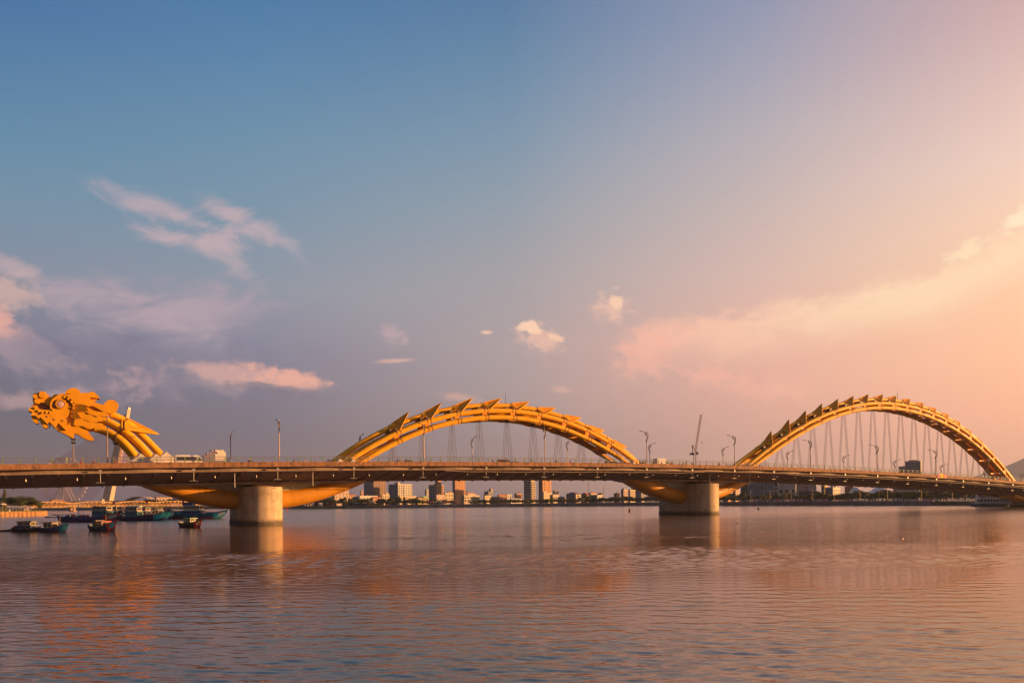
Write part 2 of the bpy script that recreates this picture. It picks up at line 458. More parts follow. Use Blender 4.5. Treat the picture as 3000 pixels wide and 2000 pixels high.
def arch(T, M, L, tips, Ls, hs, deg, ext):
    fT, fM, fL = curve(T, deg), curve(M, deg), curve(L, deg)
    res = {}
    for nm, f, pts, ts in (('T', fT, T, (0.,)), ('M', fM, M, (-2., 2.)), ('L', fL, L, (-2.6, 2.6))):
        a = find_foot(f, pts[0][0]-4, pts[0][0]+6); b = find_foot(f, pts[-1][0]+4, pts[-1][0]-6)
        res[nm] = (f, a, b)
        for t in ts:
            rg = [s+1.2 for s in hs if a+2 < s < b-2] + ([s+.3 for s in hs if a+2 < s < b-2] if nm != 'T' else [])
            add_tube('arch_tube', f, a-.6, b+.6, t, rg)
            for s, sg in ((a, 1), (b, -1)):        # gabled concrete foot block at each tube end
                q = MB(); z0 = zr(s); w = 1.75
                q.prism([(s-w, z0-.02), (s+w, z0-.02), (s+w, z0+.35), (s-.25*sg, z0+2.25), (s-w, z0+.35)], lambda p, d: (p[0], d, p[1]), t-.8, t+.8)
                q.build('foot_block', [PLINTH], BR)
    # cross frames and cover plates between the tubes
    for s in hs:
        q = MB()
        zt, zm, zl = fT(s), fM(s), fL(s)
        sl = (fL(s+.5)-fL(s-.5)); ang = math.atan(sl); Mx = Matrix.Rotation(-ang, 3, 'Y')
        q.box((s-.6, 0, zl-.12), (2.1, 5.4, .5), M=Mx)
        for sg in (-1, 1):
            q.box((s+.3, sg*2.3, (zm+zl)/2), (1.3, .5, max(.5, (zm-zl)*.8)), M=Mx)
            q.box((s-.1, sg*2.62, zl-.55), (1.9, .5, .4), M=Mx)
        q.build('cross_frame', [YELS], BR)
        q = MB()
        q.box((s-.9, 0, (zm+zt)/2-.1), (.9, 3.6, .9), M=Mx); q.build('diaphragm', [RINGM], BR)
    # underside plating strip between the two lower tubes with drain openings
    q = MB(); n = len(hs)
    for i in range(n-1):
        a, b = hs[i]+1.2, hs[i+1]-1.6
        for (t0, t1) in ((-2.3, -.35), (.35, 2.3)):
            q.loft([[(s, t0, fL(s)+.1), (s, t1, fL(s)+.1), (s, t1, fL(s)+.22), (s, t0, fL(s)+.22)] for s in (a, (2*a+b)/3, (a+2*b)/3, b)])
    q.build('soffit_plate', [YELS], BR)
    # dorsal spikes
    for ti, (tx, ty) in enumerate(tips):
        ts, tz = on_t(tx, ty, 0.)
        lo, hi = ts-Ls-1.5, ts-.5
        for _ in range(40):
            mid = (lo+hi)/2
            if hypot(ts-mid, tz-(fT(mid)+TR)) > Ls: lo = mid
            else: hi = mid
        sb = (lo+hi)/2
        spike(sb, fT, fM, (ts, 0, tz), BR)
    return res
def spike(sb, fT, fM, tip, par):
    tip = Vector(tip)
    sl = math.atan(fT(sb+.3)-fT(sb-.3)); 
    def base(d):
        # collar outline over the three upper tubes, near side then far side
        pts = []
        drop = fT(sb)-fM(sb)
        for t, lift, ds in ((-2.5, .42, .7), (-2.2, .68, .55), (-1.2, .35, .35), (-.55, .6, .1), (0, .78, 0)):
            k = abs(t)/2.; ds += sin(sl)*drop*min(1, k)
            f = fM if abs(t) > 1.9 else fT
            s = sb + ds
            z = (f(s) if abs(t) > 1.9 else (fT(s)*(1-k*.8) + fM(s)*k*.8))
            if abs(t) < .1: z = fT(s)
            pts.append(Vector((s - sin(sl)*lift, t, z + cos(sl)*lift)))
        return pts
    near = base(0); far = [Vector((p.x, -p.y, p.z)) for p in reversed(near[:-1])]
    prof = near + far
    n = len(prof); m = MB()
    # recessed plate faces
    c = sum(prof, Vector())/n
    inner = [c + (p-c)*.9 for p in prof]
    m.add(inner + [tip + (c-tip)*.04], [(i, i+1, n) for i in range(n-1)])
    o = m.build('spike', [YELS], par)
    q = MB()                                     # ribs running to the tip and the collar band
    for i in (0, 2, 4, 6, 8):
        q.tube([prof[i], prof[i]*.15+tip*.85, tip], [.15, .11, .03], 5)
    for d in (0., -.62):
        dv = Vector((cos(sl)*d, 0, sin(sl)*d))
        q.tube([p + dv for p in prof], .13, 6)
    q.tube([tip + (c-tip)*.2, tip], [.22, .02], 6)
    q.build('spike_rib', [YEL], o)

HSL = [on_t(x, y, 0)[0] for x, y in ((1149,1300),(1238,1262),(1323.7,1243),(1404,1228),(1485.3,1224),(1561,1232),(1635,1250),(1702,1275),(1765,1310))]
tL = [(1199,1204.7),(1294.4,1178.7),(1385,1165.5),(1469.5,1165.5),(1551.4,1176),(1627.3,1194.4),(1703.2,1223.2),(1771.5,1260.4),(1837.1,1308.6)]
AL = arch(LT, LM, LL, tL, 5.7, HSL, 4, 0)
tR = [(2259.7,1261.5),(2311.5,1227.4),(2360.6,1201.8),(2408.5,1181.2),(2455.4,1167.6),(2500.4,1159),(2543.8,1154.1),(2586.3,1154.6),(2625.7,1159),(2665.8,1168),(2704.8,1180),(2741.6,1196),(2778,1214.2),(2812.7,1236.3),(2845.7,1263.2),(2878.2,1293),(2911.1,1326.8),(2943.2,1365.8)]
HSR = [160.2 + 8.06*i for i in range(18)]
AR = arch(RT, RM, RL, tR, 5.0, HSR, 6, 0)
# hanger cables: three pairs per frame spreading to both sides of the median
nc = 0; restc = MB(); anch = MB()
for (f, a, b), hs in ((AL['L'], HSL), (AR['L'], HSR)):
    for s in hs:
        zt = f(s)-.45; zd = zr(s)+.2
        if zt - zd < 1.0: continue
        for sg in (-1, 1):
            for j in (-1, 0, 1):
                top = (s + j*.42, sg*.45, zt); bot = (s + j*.5, sg*2.0, zd)
                q = MB(); q.tube([top, bot], .042, 5)
                pv = Vector(bot) + (Vector(top)-Vector(bot))*min(.35, 1.6/(zt-zd))
                q.tube([bot, pv], .085, 6)
                if nc < 100: q.build('hanger_cable', [CABLE], BR); nc += 1
                else: restc.add(q.v, q.f)
                anch.box((s+j*.42, sg*.45, zt+.1), (.2, .2, .7))
                anch.box((s+j*.5, sg*2.0, zd+.15), (.26, .26, .5))
if restc.v:
    o = restc.build('hanger_cable', [CABLE], BR); o['kind'] = 'stuff'
anch.build('cable_anchor', [ANCH], BR)
for x, y0, y1 in ((1481.4, 1146, 1182), (2629, 1145, 1168)):
    s, z1 = on_t(x, y0, 0); _, z0 = on_t(x, y1, 0)
    q = MB(); q.tube([(s,0,z0-.3),(s,0,z0+1),(s,0,z1)], [.09,.06,.03], 6); q.tube([(s,0,z0+1.6),(s,0,z0+1.75)], .16, 6); q.build('antenna_mast', [ANCH], BR)

# ---- neck and head
NT = [(323.6,1214.1),(348.9,1224.4),(367.2,1233.6),(410.9,1270),(435,1294),(454.5,1313.5),(469.4,1328.8)]
NM_ = [(284,1222),(293.8,1225.6),(325.9,1239.4),(353.5,1254.3),(378.7,1273),(404,1296.8),(424.6,1318),(439.6,1333.4)]
NL_ = [(277,1253.2),(291.5,1257.7),(332.8,1272.5),(354.6,1288.2),(374.1,1308.5),(394.8,1332.2)]
def neck(pts, tend, x0, x1):
    """the neck tubes fan out from the back of the head to their feet on the deck"""
    tf = lambda x: -.62 + (tend+.62)*sm(x0, x1, x) if tend else 0.
    p3 = [(x, *P(x, y, tf(x))) for x, y in pts]
    fs, ft, fz = (polyfit([(p[0], p[k]) for p in p3], 3) for k in (1, 2, 3))
    xa, xb = pts[0][0], pts[-1][0]+3
    path = [(fs(x), ft(x) if tend else 0., fz(x)) for x in [xa+(xb-xa)*i/50 for i in range(51)]]
    return path
fT, fM, fL = curve(NTOP, 3), curve(NMID, 3), curve(NLOW, 3)
for pts, tend, x0, x1, xr in ((NT, 0., 0, 1, 367), (NM_, -2., 285, 400, 358), (NL_, -2.6, 280, 385, 341)):
    path = neck(pts, tend, x0, x1)
    for sg in ((1,) if not tend else (1, -1)):
        pp = [(s, t*sg, z) for s, t, z in path]
        m = MB(); m.tube(pp, .72, 18); o = m.build('neck_tube', [YEL], BR, smooth=True)
        k = int(50*(xr-pts[0][0])/(pts[-1][0]+3-pts[0][0])); q = MB()
        q.tube([pp[k], pp[k+1]], .77, 18)
        d = (Vector(pp[k+1])-Vector(pp[k-1])).normalized(); u = d.cross(Vector((0,1,0))).normalized(); w_ = d.cross(u)
        for i in range(8):
            a_ = 2*pi*i/8; c_ = Vector(pp[k])+(u*cos(a_)+w_*sin(a_))*.78; q.bar(c_-d*.3, c_+d*.45, .08)
        q.build('flange_ring', [RINGM], o)
        b, t, _ = pp[-1]
        q = MB(); z0 = zr(b); w = 2.0
        zE = pp[-1][2]
        q.prism([(b-.8, z0-.02), (b+2.6, z0-.02), (b+2.6, zE-.75), (b+.95, zE+.62), (b-.8, zE-1.)], lambda p, d: (p[0], d, p[1]), t-.9, t+.9)
        q.build('foot_block', [PLINTH], BR)
ts, tz = on_t(467.1, 1271.5, 0.)
lo, hi = on_t(366, 1234, 0.)[0], 0
spike(lo, fT, fM, (ts, 0, tz), BR)
q = MB(); s = NLOW[2][0]+1.0
q.box((s, 0, fL(s)+.4), (.7, 3.4, .6)); q.box((s-.6, -1.6, fL(s)-.95), (.9, .8, .5)); q.build('neck_brace', [RINGM], BR)

def c1(p): return (50 + p[0]*.21259, 1100 + p[1]*.21259)
def c5(p): return (60 + p[0]*.10840, 1120 + p[1]*.10840)
def c6(p): return (220 + p[0]*.08929, 1120 + p[1]*.08929)
def smoothpoly(pts, n=3):
    """catmull-rom closed polygon; points given as (x, y) curve or (x, y, 1) corner"""
    out = []; N = len(pts)
    for i in range(N):
        p0, p1, p2, p3 = pts[i-1], pts[i], pts[(i+1) % N], pts[(i+2) % N]
        if len(p1) > 2: p0 = p1
        if len(p2) > 2: p3 = p2
        for k in range(n):
            u = k/n
            out.append(tuple(.5*(2*p1[j] + (p2[j]-p0[j])*u + (2*p0[j]-5*p1[j]+4*p2[j]-p3[j])*u*u + (3*p1[j]-p0[j]-3*p2[j]+p3[j])*u**3) for j in (0, 1)))
    return out
TH = -1.0       # reference plane on which the head outline was measured
def hp(p, conv):
    s, z = on_t(*conv(p), TH); return (s, z)
class HeadPart:
    pass
def plate(name, poly, conv, t0, t1, parent, m=YELD, both=True, n=3, tilt=None):
    """a shaped steel plate of real thickness on the near flank (t0 outer, t1 inner) and its mirror on the far flank"""
    pts = [hp(p, lambda q: conv(q)) for p in smoothpoly(poly, n)]
    objs = []
    for sg in ((1, -1) if both else (1,)):
        q = MB()
        tf = (lambda p: t0) if tilt is None else tilt
        nn = len(pts)
        vs = [(p[0], sg*tf(p), p[1]) for p in pts] + [(p[0], sg*t1, p[1]) for p in pts]
        q.add(vs, [tuple(range(nn)), tuple(range(2*nn-1, nn-1, -1))] + [(i, nn+i, nn+(i+1) % nn, (i+1) % nn) for i in range(nn)])
        objs.append(q.build(name, [m], parent))
    return objs
# core plate (whole silhouette)
core = [(215,330),(215,300),(240,260),(290,240),(310,222),(360,216),(400,238),(430,270),(462,302),(490,280),(540,260),(590,260),(640,248,1),(655,262),(668,236),(700,195),(740,175),(790,171),(830,185),(860,210),(878,240,1),(940,243),(1000,238),(1052,226,1),(1085,250),(1115,285),(1136,318,1),(1108,316),(1098,338,1),(1058,350,1),(1075,370),(1130,390),(1190,400),(1215,375),(1250,345),(1300,336),(1345,347),(1380,375),(1397,415),(1390,455),(1370,485),(1330,515),(1275,540,1),(1240,575,1),(1150,585),(1130,640),(1195,655),(1225,690),(1200,715),(1120,735),(1030,765),(985,762,1),(1000,800),(1035,840),(1066,880,1),(1035,897),(970,885),(910,858),(850,815),(790,800,1),(785,845),(765,872,1),(735,858),(700,820),(640,790),(570,755),(520,720),(480,680),(455,645),(380,560),(300,520),(240,440),(225,385)]
# dark gaps of the mane are left open behind the raised strands
HEAD = plate('dragon_head', core, c1, -.55, .55, BR, both=False)[0]
def sub(name, poly, conv, t0, t1, m=YELD, n=3, tilt=None): return plate(name, poly, conv, t0, t1, HEAD, m, True, n, tilt)
def disc(name, c, r, conv, t0, t1, m=YELD, hole=0., dome=0.):
    s, z = hp(c, conv); k = .10840 if conv is c5 else (.21259 if conv is c1 else .08929)
    s2, _ = hp((c[0]+r, c[1]), conv); rr = abs(s2-s)
    for sg in (1, -1):
        q = MB(); N = 22
        if hole:
            prof = [(rr*hole, t1), (rr*hole, t0+.1), (rr*(hole+.06), t0), (rr*.96, t0), (rr, t0+.08), (rr, t1)]
        else:
            prof = [(rr, t1), (rr, t0+.1), (rr*.93, t0-dome*.3), (rr*.6, t0-dome*.8), (0, t0-dome)]
        vs = [(s+pr*cos(2*pi*k/N), sg*tt, z+pr*sin(2*pi*k/N)) for pr, tt in prof for k in range(N)]
        q.add(vs, [(i*N+k, i*N+(k+1) % N, (i+1)*N+(k+1) % N, (i+1)*N+k) for i in range(len(prof)-1) for k in range(N)])
        q.build(name, [m], HEAD, smooth=True)
DARKY = mat('painted recess shade', (.16, .05, .02), rough=.6, scale=1)  # dark colour stands in for shade inside the mouth, eye socket and holes
EYEM = mat('dull violet eye disc', (.42, .28, .27), rough=.3, var=.1)
# snout and nose
sub('snout', [(330,400),(345,330),(400,290),(470,285),(520,250),(590,240),(660,260),(720,310),(790,380),(840,410),(820,480),(830,620),(800,660),(700,590),(640,560),(560,540),(500,575),(400,570),(360,520)], c5, -1.25, -.5)
disc('nose_knob', (595,352), 102, c5, -1.75, -1.2)
disc('nose_knob', (405,385), 75, c5, -1.6, -1.2)
disc('nose_knob', (452,515), 80, c5, -1.65, -1.2)
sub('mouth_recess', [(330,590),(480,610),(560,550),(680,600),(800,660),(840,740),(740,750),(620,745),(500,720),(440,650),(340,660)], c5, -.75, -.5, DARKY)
sub('brow', [(850,395),(900,340),(960,322),(1035,330),(1000,375),(900,420),(860,460)], c5, -1.15, -.5)
# cheek and eye
sub('cheek_plate', [(815,740,1),(840,560),(900,440),(1010,380),(1130,310),(1165,300,1),(1180,340),(1130,420),(1230,500),(1310,600),(1380,680,1),(1330,740),(1330,800),(1290,900),(1210,970),(1100,985),(980,950),(880,900),(840,840)], c5, -1.45, -.5)
sub('brow', [(808,735,1),(800,600),(850,470),(950,390),(1060,330),(1165,296,1),(1110,420),(1040,460),(940,490),(870,550),(850,640),(858,720)], c5, -1.85, -1.4)
disc('eye_ring', (1085,595), 146, c5, -1.95, -1.3, hole=.74)
disc('eye', (1085,600), 104, c5, -1.9, -1.4, EYEM, dome=.12)
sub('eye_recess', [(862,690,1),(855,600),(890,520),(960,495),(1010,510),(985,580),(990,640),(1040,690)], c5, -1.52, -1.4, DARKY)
for c, r in (((875,745),40),((1180,405),40),((1285,450),40),((1370,530),40),((1430,620),40),((1420,700),36)): disc('knob', c, r, c5, -1.8, -.5, dome=.08)
# lips, teeth and jaw
sub('lip_plate', [(210,768,1),(250,700),(330,650),(430,632),(478,668),(500,715),(620,742),(740,750),(825,745),(850,780),(880,900),(1000,955),(1100,968),(1220,965),(1262,1050),(1268,1150),(1225,1300,1),(1025,1100,1),(950,1238,1),(780,1065,1),(735,1135,1),(540,945,1),(490,990,1),(410,905,1),(285,902,1),(325,800,1)], c5, -1.62, -.5, n=2)
sub('tooth', [(300,925,1),(410,918,1),(485,1010,1),(495,1080),(455,1115),(380,1075),(320,1005)], c5, -1.15, -.35)
sub('tooth', [(505,975,1),(550,955,1),(745,1150,1),(735,1205),(695,1240),(610,1190),(545,1090)], c5, -1.15, -.35)
sub('tooth', [(770,1120,1),(810,1110,1),(800,1180),(775,1225,1)], c5, -1.1, -.35)
for c in ((400,705),(490,785),(585,825),(700,820),(800,825)): disc('knob', c, 40, c5, -1.85, -1.55, dome=.1)
for c in ((500,860),(705,930),(900,1010),(1125,1045),(1280,990),(1420,835)):
    disc('rivet_hole', c, 35, c5, -1.66 if c[0] < 1270 else -1.5, -1.0, DARKY)
sub('jaw_plate', [(835,1110,1),(950,1240),(1030,1110,1),(1230,1290,1),(1280,1150),(1450,990),(1640,970),(1660,1170),(1720,1230),(1790,1330),(1720,1400),(1560,1385),(1455,1385,1),(1440,1480),(1415,1500,1),(1370,1480),(1300,1440),(1150,1365),(1000,1290),(920,1215)], c5, -1.05, -.5)
def ftilt(p):
    a = hp((1330,800), c5)[0]; b = hp((1830,800), c5)[0]
    return -.9 - 1.3*max(0, min(1, (p[0]-a)/(b-a)))
sub('cheek_fin', [(1380,690,1),(1480,600),(1650,595),(1760,660),(1830,770,1),(1520,802,1),(1640,972,1),(1440,982),(1325,890)], c5, -1.5, -.5, tilt=ftilt)
# crest, horn and mane strands
sub('crest', [(1180,345),(1200,300),(1250,222),(1320,172),(1420,152),(1500,162),(1570,200),(1612,250),(1600,300),(1400,305),(1290,300),(1240,340),(1215,370)], c5, -1.1, -.5)
sub('horn', [(100,348),(300,355),(430,345),(520,325),(600,308,1),(680,370),(760,450),(808,535,1),(700,520),(480,500),(560,600),(640,655),(760,695),(860,722),(940,722),(980,670),(1040,612),(1120,582),(1200,576),(1290,600),(1370,660),(1415,740),(1420,800),(1390,880),(1330,940),(1250,1000),(1160,1020),(1060,1010),(900,950),(760,870),(560,778),(400,800),(330,745),(240,725),(60,720),(-120,700),(-60,500),(-20,400)], c6, -1.5, -.5)
def mtilt(p):
    a = hp((60,985), c6)[0]; b = hp((1080,1120), c6)[0]
    return -1.38 - .12*sm(0, 1, (p[0]-a)/(b-a))
def mtilt2(p):
    a = hp((0,1300), c6)[0]; b = hp((1000,1450), c6)[0]
    return -1.38 - .14*sm(0, 1, (p[0]-a)/(b-a))
sub('forehead_plate', [(1165,335,1),(1245,345),(1400,300,1),(1640,290,1),(1850,288,1),(1850,660,1),(1680,600),(1500,600),(1450,560),(1385,480),(1290,400),(1200,365)], c5, -1.62, -.5)
sub('mane_strand', [(60,985,1),(240,965),(430,930),(360,830),(400,815,1),(560,900),(680,945),(870,970),(980,985),(1100,1120),(1050,1160),(860,1110),(740,1120),(620,1090),(480,1045),(350,980),(280,982,1),(380,1062),(480,1050),(620,1130),(760,1170),(930,1230),(880,1280),(760,1290),(700,1310),(570,1310),(430,1265),(270,1205,1),(200,1180)], c6, -1.4, -.5, tilt=mtilt)
sub('mane_strand', [(-10,1210,1),(200,1190),(370,1270),(500,1300),(700,1335),(850,1335),(970,1420),(1030,1460),(930,1480),(800,1500),(620,1505),(470,1535),(330,1485),(230,1428,1),(100,1440),(-40,1400)], c6, -1.3, -.5, tilt=mtilt2)
sub('mane_strand', [(790,770,1),(870,705,1),(915,740),(965,770),(1000,800),(1040,845),(1066,880,1),(1035,895),(970,883),(910,855),(850,812),(800,798,1)], c1, -1.0, -.5)
# ================================================================= WORLD, SUN, CAMERA
SUN_AZ, SUN_EL = 87., 6.6
w = bpy.data.worlds.new('World'); SC.world = w; w.use_nodes = True
nt = w.node_tree; nt.nodes.clear()
class X:
    """tiny expression wrapper around math nodes"""
    def __init__(self, s): self.s = s
    @staticmethod
    def op(o, *a):
        n = nt.nodes.new('ShaderNodeMath'); n.operation = o
        for i, v in enumerate(a):
            if isinstance(v, X): nt.links.new(v.s, n.inputs[i])
            else: n.inputs[i].default_value = v
        return X(n.outputs[0])
    def __add__(a, b): return X.op('ADD', a, b)
    def __radd__(a, b): return X.op('ADD', b, a)
    def __sub__(a, b): return X.op('SUBTRACT', a, b)
    def __rsub__(a, b): return X.op('SUBTRACT', b, a)
    def __mul__(a, b): return X.op('MULTIPLY', a, b)
    def __rmul__(a, b): return X.op('MULTIPLY', b, a)
    def __truediv__(a, b): return X.op('DIVIDE', a, b)
def step(x, a, b):
    n = nt.nodes.new('ShaderNodeMapRange'); n.interpolation_type = 'SMOOTHSTEP'
    nt.links.new(x.s, n.inputs['Value']); n.inputs['From Min'].default_value = a; n.inputs['From Max'].default_value = b
    return X(n.outputs[0])
def ramp(x, a, b):
    n = nt.nodes.new('ShaderNodeMapRange'); nt.links.new(x.s, n.inputs['Value']); n.inputs['From Min'].default_value = a; n.inputs['From Max'].default_value = b
    return X(n.outputs[0])
def mixc(f, a, b):
    n = nt.nodes.new('ShaderNodeMix'); n.data_type = 'RGBA'
    if isinstance(f, X): nt.links.new(f.s, n.inputs[0])
    else: n.inputs[0].default_value = f
    for i, v in ((6, a), (7, b)):
        if hasattr(v, 'name'): nt.links.new(v, n.inputs[i])
        else: n.inputs[i].default_value = (*v, 1)
    return n.outputs[2]
tc = nt.nodes.new('ShaderNodeTexCoord'); sx = nt.nodes.new('ShaderNodeSeparateXYZ'); nt.links.new(tc.outputs['Generated'], sx.inputs[0])
vx, vy, vz = X(sx.outputs[0]), X(sx.outputs[1]), X(sx.outputs[2])
az = X.op('ARCTAN2', vx, vy) * (180/pi)
el = X.op('ARCSINE', vz) * (180/pi)
def noise(scale, detail=8., rough=.6, stretch=(1,1,1), dist=0., off=(0,0,0)):
    mp = nt.nodes.new('ShaderNodeMapping'); mp.inputs['Scale'].default_value = stretch; mp.inputs['Location'].default_value = off
    nt.links.new(tc.outputs['Generated'], mp.inputs['Vector'])
    n = nt.nodes.new('ShaderNodeTexNoise'); n.inputs['Scale'].default_value = scale; n.inputs['Detail'].default_value = detail
    n.inputs['Roughness'].default_value = rough; n.inputs['Distortion'].default_value = dist
    nt.links.new(mp.outputs['Vector'], n.inputs['Vector'])
    return X(n.outputs['Fac'])
def azel(x, y):
    rx, rz = ray(x, y); return math.degrees(math.atan(rx)), math.degrees(math.atan(rz / sqrt(1 + rx*rx)))
def column(x, rows):
    """vertical sky gradient for one heading: rows of (picture height, colour), overhead colour last"""
    r = nt.nodes.new('ShaderNodeValToRGB'); cr = r.color_ramp; cr.interpolation = 'EASE' if False else 'LINEAR'
    pts = sorted([(max(0., azel(x, y)[1]) / 60., lin(c)) for y, c in rows])
    cr.elements[0].position = pts[0][0]; cr.elements[0].color = (*pts[0][1], 1)
    cr.elements[1].position = pts[1][0]; cr.elements[1].color = (*pts[1][1], 1)
    for p, c in pts[2:]:
        e = cr.elements.new(min(1., p)); e.color = (*c, 1)
    nt.links.new((el / 60.).s, r.inputs['Fac'])
    return r.outputs['Color']
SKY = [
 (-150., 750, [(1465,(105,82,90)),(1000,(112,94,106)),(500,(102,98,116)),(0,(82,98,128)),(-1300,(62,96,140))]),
 (-50., 750, [(1465,(92,85,108)),(1200,(104,96,124)),(1000,(118,112,140)),(800,(120,128,155)),(400,(88,132,168)),(0,(56,108,162)),(-1300,(58,100,152))]),
 (-33., 60, [(1465,(95,88,110)),(1300,(103,96,118)),(1200,(108,100,126)),(1000,(124,117,143)),(800,(125,135,158)),(600,(108,140,165)),(400,(88,135,168)),(0,(56,110,163)),(-1300,(58,102,155))]),
 (-18., 750, [(1465,(105,97,115)),(1300,(118,107,128)),(1200,(130,117,136)),(1050,(146,134,152)),(850,(140,147,163)),(600,(118,147,170)),(400,(102,143,172)),(200,(84,132,172)),(0,(66,120,168)),(-1300,(60,104,158))]),
 (0., 1500, [(1465,(130,115,120)),(1300,(150,130,138)),(1150,(172,150,152)),(1000,(180,160,160)),(800,(165,160,166)),(600,(145,158,172)),(400,(122,150,174)),(200,(100,138,170)),(0,(80,122,164)),(-1300,(66,108,156))]),
 (18., 2250, [(1465,(184,142,134)),(1300,(200,150,142)),(1150,(222,162,148)),(1000,(230,172,154)),(800,(214,178,166)),(600,(198,176,171)),(400,(181,170,175)),(200,(160,158,175)),(0,(140,146,172)),(-1300,(110,125,160))]),
 (33., 2960, [(1465,(196,148,132)),(1350,(218,156,140)),(1200,(244,170,142)),(1050,(252,184,146)),(850,(253,196,156)),(650,(248,202,170)),(450,(236,200,184)),(200,(218,182,174)),(0,(202,166,164)),(-1300,(150,140,155))]),
 (48., 2900, [(1465,(290,190,115)),(1300,(380,250,160)),(1100,(400,300,200)),(700,(360,285,215)),(0,(215,180,165)),(-1300,(160,145,155))]),
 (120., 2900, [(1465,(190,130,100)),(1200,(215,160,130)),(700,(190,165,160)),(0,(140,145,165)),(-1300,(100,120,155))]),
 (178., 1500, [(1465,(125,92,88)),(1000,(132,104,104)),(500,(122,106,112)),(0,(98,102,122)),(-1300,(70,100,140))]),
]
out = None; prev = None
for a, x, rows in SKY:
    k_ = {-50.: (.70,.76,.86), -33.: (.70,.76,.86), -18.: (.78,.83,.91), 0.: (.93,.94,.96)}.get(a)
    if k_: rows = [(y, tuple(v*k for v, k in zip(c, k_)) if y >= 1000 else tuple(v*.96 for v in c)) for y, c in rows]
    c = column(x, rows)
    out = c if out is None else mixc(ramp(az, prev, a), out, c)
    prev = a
# ---- clouds (in compass directions)
def cloud(col, x, y, rx, ry, ang, nz, edge=(.0, .35), gain=1., amp=1.0, op=.8):
    global out
    a0, e0 = azel(x, y); k = math.degrees(1/F)*cos(RAD(a0)); rx *= k; ry *= k
    ca, sa = cos(RAD(ang)), sin(RAD(ang))
    u = ((az-a0)*ca - (el-e0)*sa) / rx; v = ((az-a0)*sa + (el-e0)*ca) / ry
    d = 1. - X.op('SQRT', u*u + v*v)
    f = step(d*gain + (nz-.5)*(2.*amp), *edge) * op
    out = mixc(f, out, lin(col))
def noise2(ang, su, sv, detail=6., rough=.55, dist=0., off=0.):
    """noise laid out in compass degrees, drawn out along a wind direction"""
    ca, sa = cos(RAD(ang)), sin(RAD(ang))
    cb = nt.nodes.new('ShaderNodeCombineXYZ')
    nt.links.new(((az*ca - el*sa)*su).s, cb.inputs[0]); nt.links.new(((az*sa + el*ca)*sv).s, cb.inputs[1]); cb.inputs[2].default_value = off
    n = nt.nodes.new('ShaderNodeTexNoise'); n.inputs['Scale'].default_value = 1.; n.inputs['Detail'].default_value = detail
    n.inputs['Roughness'].default_value = rough; n.inputs['Distortion'].default_value = dist
    nt.links.new(cb.outputs[0], n.inputs['Vector']); return X(n.outputs['Fac'])
wisp = noise2(19, .16, .62, 6, .6, .5)
wisp2 = noise2(-8, .22, .5, 6, .58, .9, 7.)
puff = noise2(4, .42, .62, 6, .56, .15, 13.)
puff2 = noise2(6, .95, 1.35, 6, .58, .15, 21.)
C = cloud
# far left haze and grey purple cumulus
C((150,136,156), 480, 960, 620, 210, 0, wisp2, (0,1.1), 1, .6, .5)
C((182,156,168), 540, 905, 320, 100, -6, wisp2, (.0,1.), 1, 1.1, .7)
C((186,158,166), 260, 880, 260, 90, 4, wisp2, (.05,1.), 1, 1.1, .6)
C((182,162,172), 370, 590, 120, 34, 19, wisp, (.0,1.1), 1., 1.3, .6)
C((190,165,172), 500, 625, 200, 52, 15, wisp2, (.0,1.), 1., 1.4, .85)
C((192,166,172), 690, 640, 170, 52, 24, wisp2, (.0,1.), 1., 1.4, .85)
C((194,166,172), 590, 712, 180, 52, 6, wisp2, (.0,.95), 1., 1.3, .85)
C((184,162,170), 690, 775, 44, 80, -42, wisp2, (.0,1.), 1., 1., .65)
C((172,160,172), 850, 720, 90, 30, 45, wisp2, (.05,1.), 1., 1.2, .6)
C((104,97,128), 120, 1040, 360, 100, 3, puff, (.0,.8), 1., 1.5, .7)
C((98,92,122), 320, 1108, 480, 82, 2, puff, (.0,.8), 1., 1.4, .85)
C((178,148,158), 40, 1010, 130, 90, 20, puff, (.05,.75), 1., 1.5, .7)
C((203,166,156), 10, 855, 105, 85, -20, puff, (.05,.8), 1., 1.5, .8)
C((228,162,148), -20, 945, 80, 70, 0, puff, (.05,.7), 1., 1.3, .9)
C((188,160,166), 50, 785, 120, 34, 18, wisp2, (.0,.9), 1, 1.1, .7)
C((108,102,132), 330, 1085, 600, 140, 0, puff, (.0,1.1), 1, 1.2, .7)
C((166,140,152), 180, 1075, 110, 34, -8, puff2, (.0,1.2), 1, 1.5, .6)
C((176,142,152), 395, 1120, 100, 70, -30, puff2, (.0,1.2), 1., 1.6, .7)
C((184,146,152), 130, 1172, 160, 40, -6, puff, (.0,.8), 1., 1.5, .65)
C((160,137,150), 600, 1110, 250, 65, 4, puff, (.05,1.), 1., 1.4, .6)
C((212,160,154), 720, 1098, 250, 44, 5, puff, (.0,.8), 1., 1.1, .75)
C((238,168,150), 830, 1106, 165, 38, 6, puff2, (.0,.85), 1.1, 1.2, .9)
C((112,102,126), 810, 1143, 190, 20, 4, puff2, (.05,.8), 1., 1.3, .75)
C((116,106,130), 760, 1124, 80, 8, 4, puff2, (.0,.8), 1., 1.2, .6)
C((198,164,166), 1150, 982, 60, 34, 22, puff2, (.05,.95), 1., 1.4, .6)
C((226,172,158), 1165, 1056, 70, 9, -4, wisp2, (.0,.9), 1., .7, .75)
C((250,195,165), 1424, 973, 24, 8, 0, puff2, (.0,.8), 1., .8, .85)
C((208,168,160), 1600, 1008, 95, 62, 12, puff2, (.05,1.), 1., 1., .6)
C((232,182,162), 1575, 986, 88, 42, 22, puff2, (.0,.9), 1.1, 1.4, .85)
C((255,208,174), 1550, 962, 52, 24, 24, puff2, (.1,.6), 1.1, 1.2, .9)
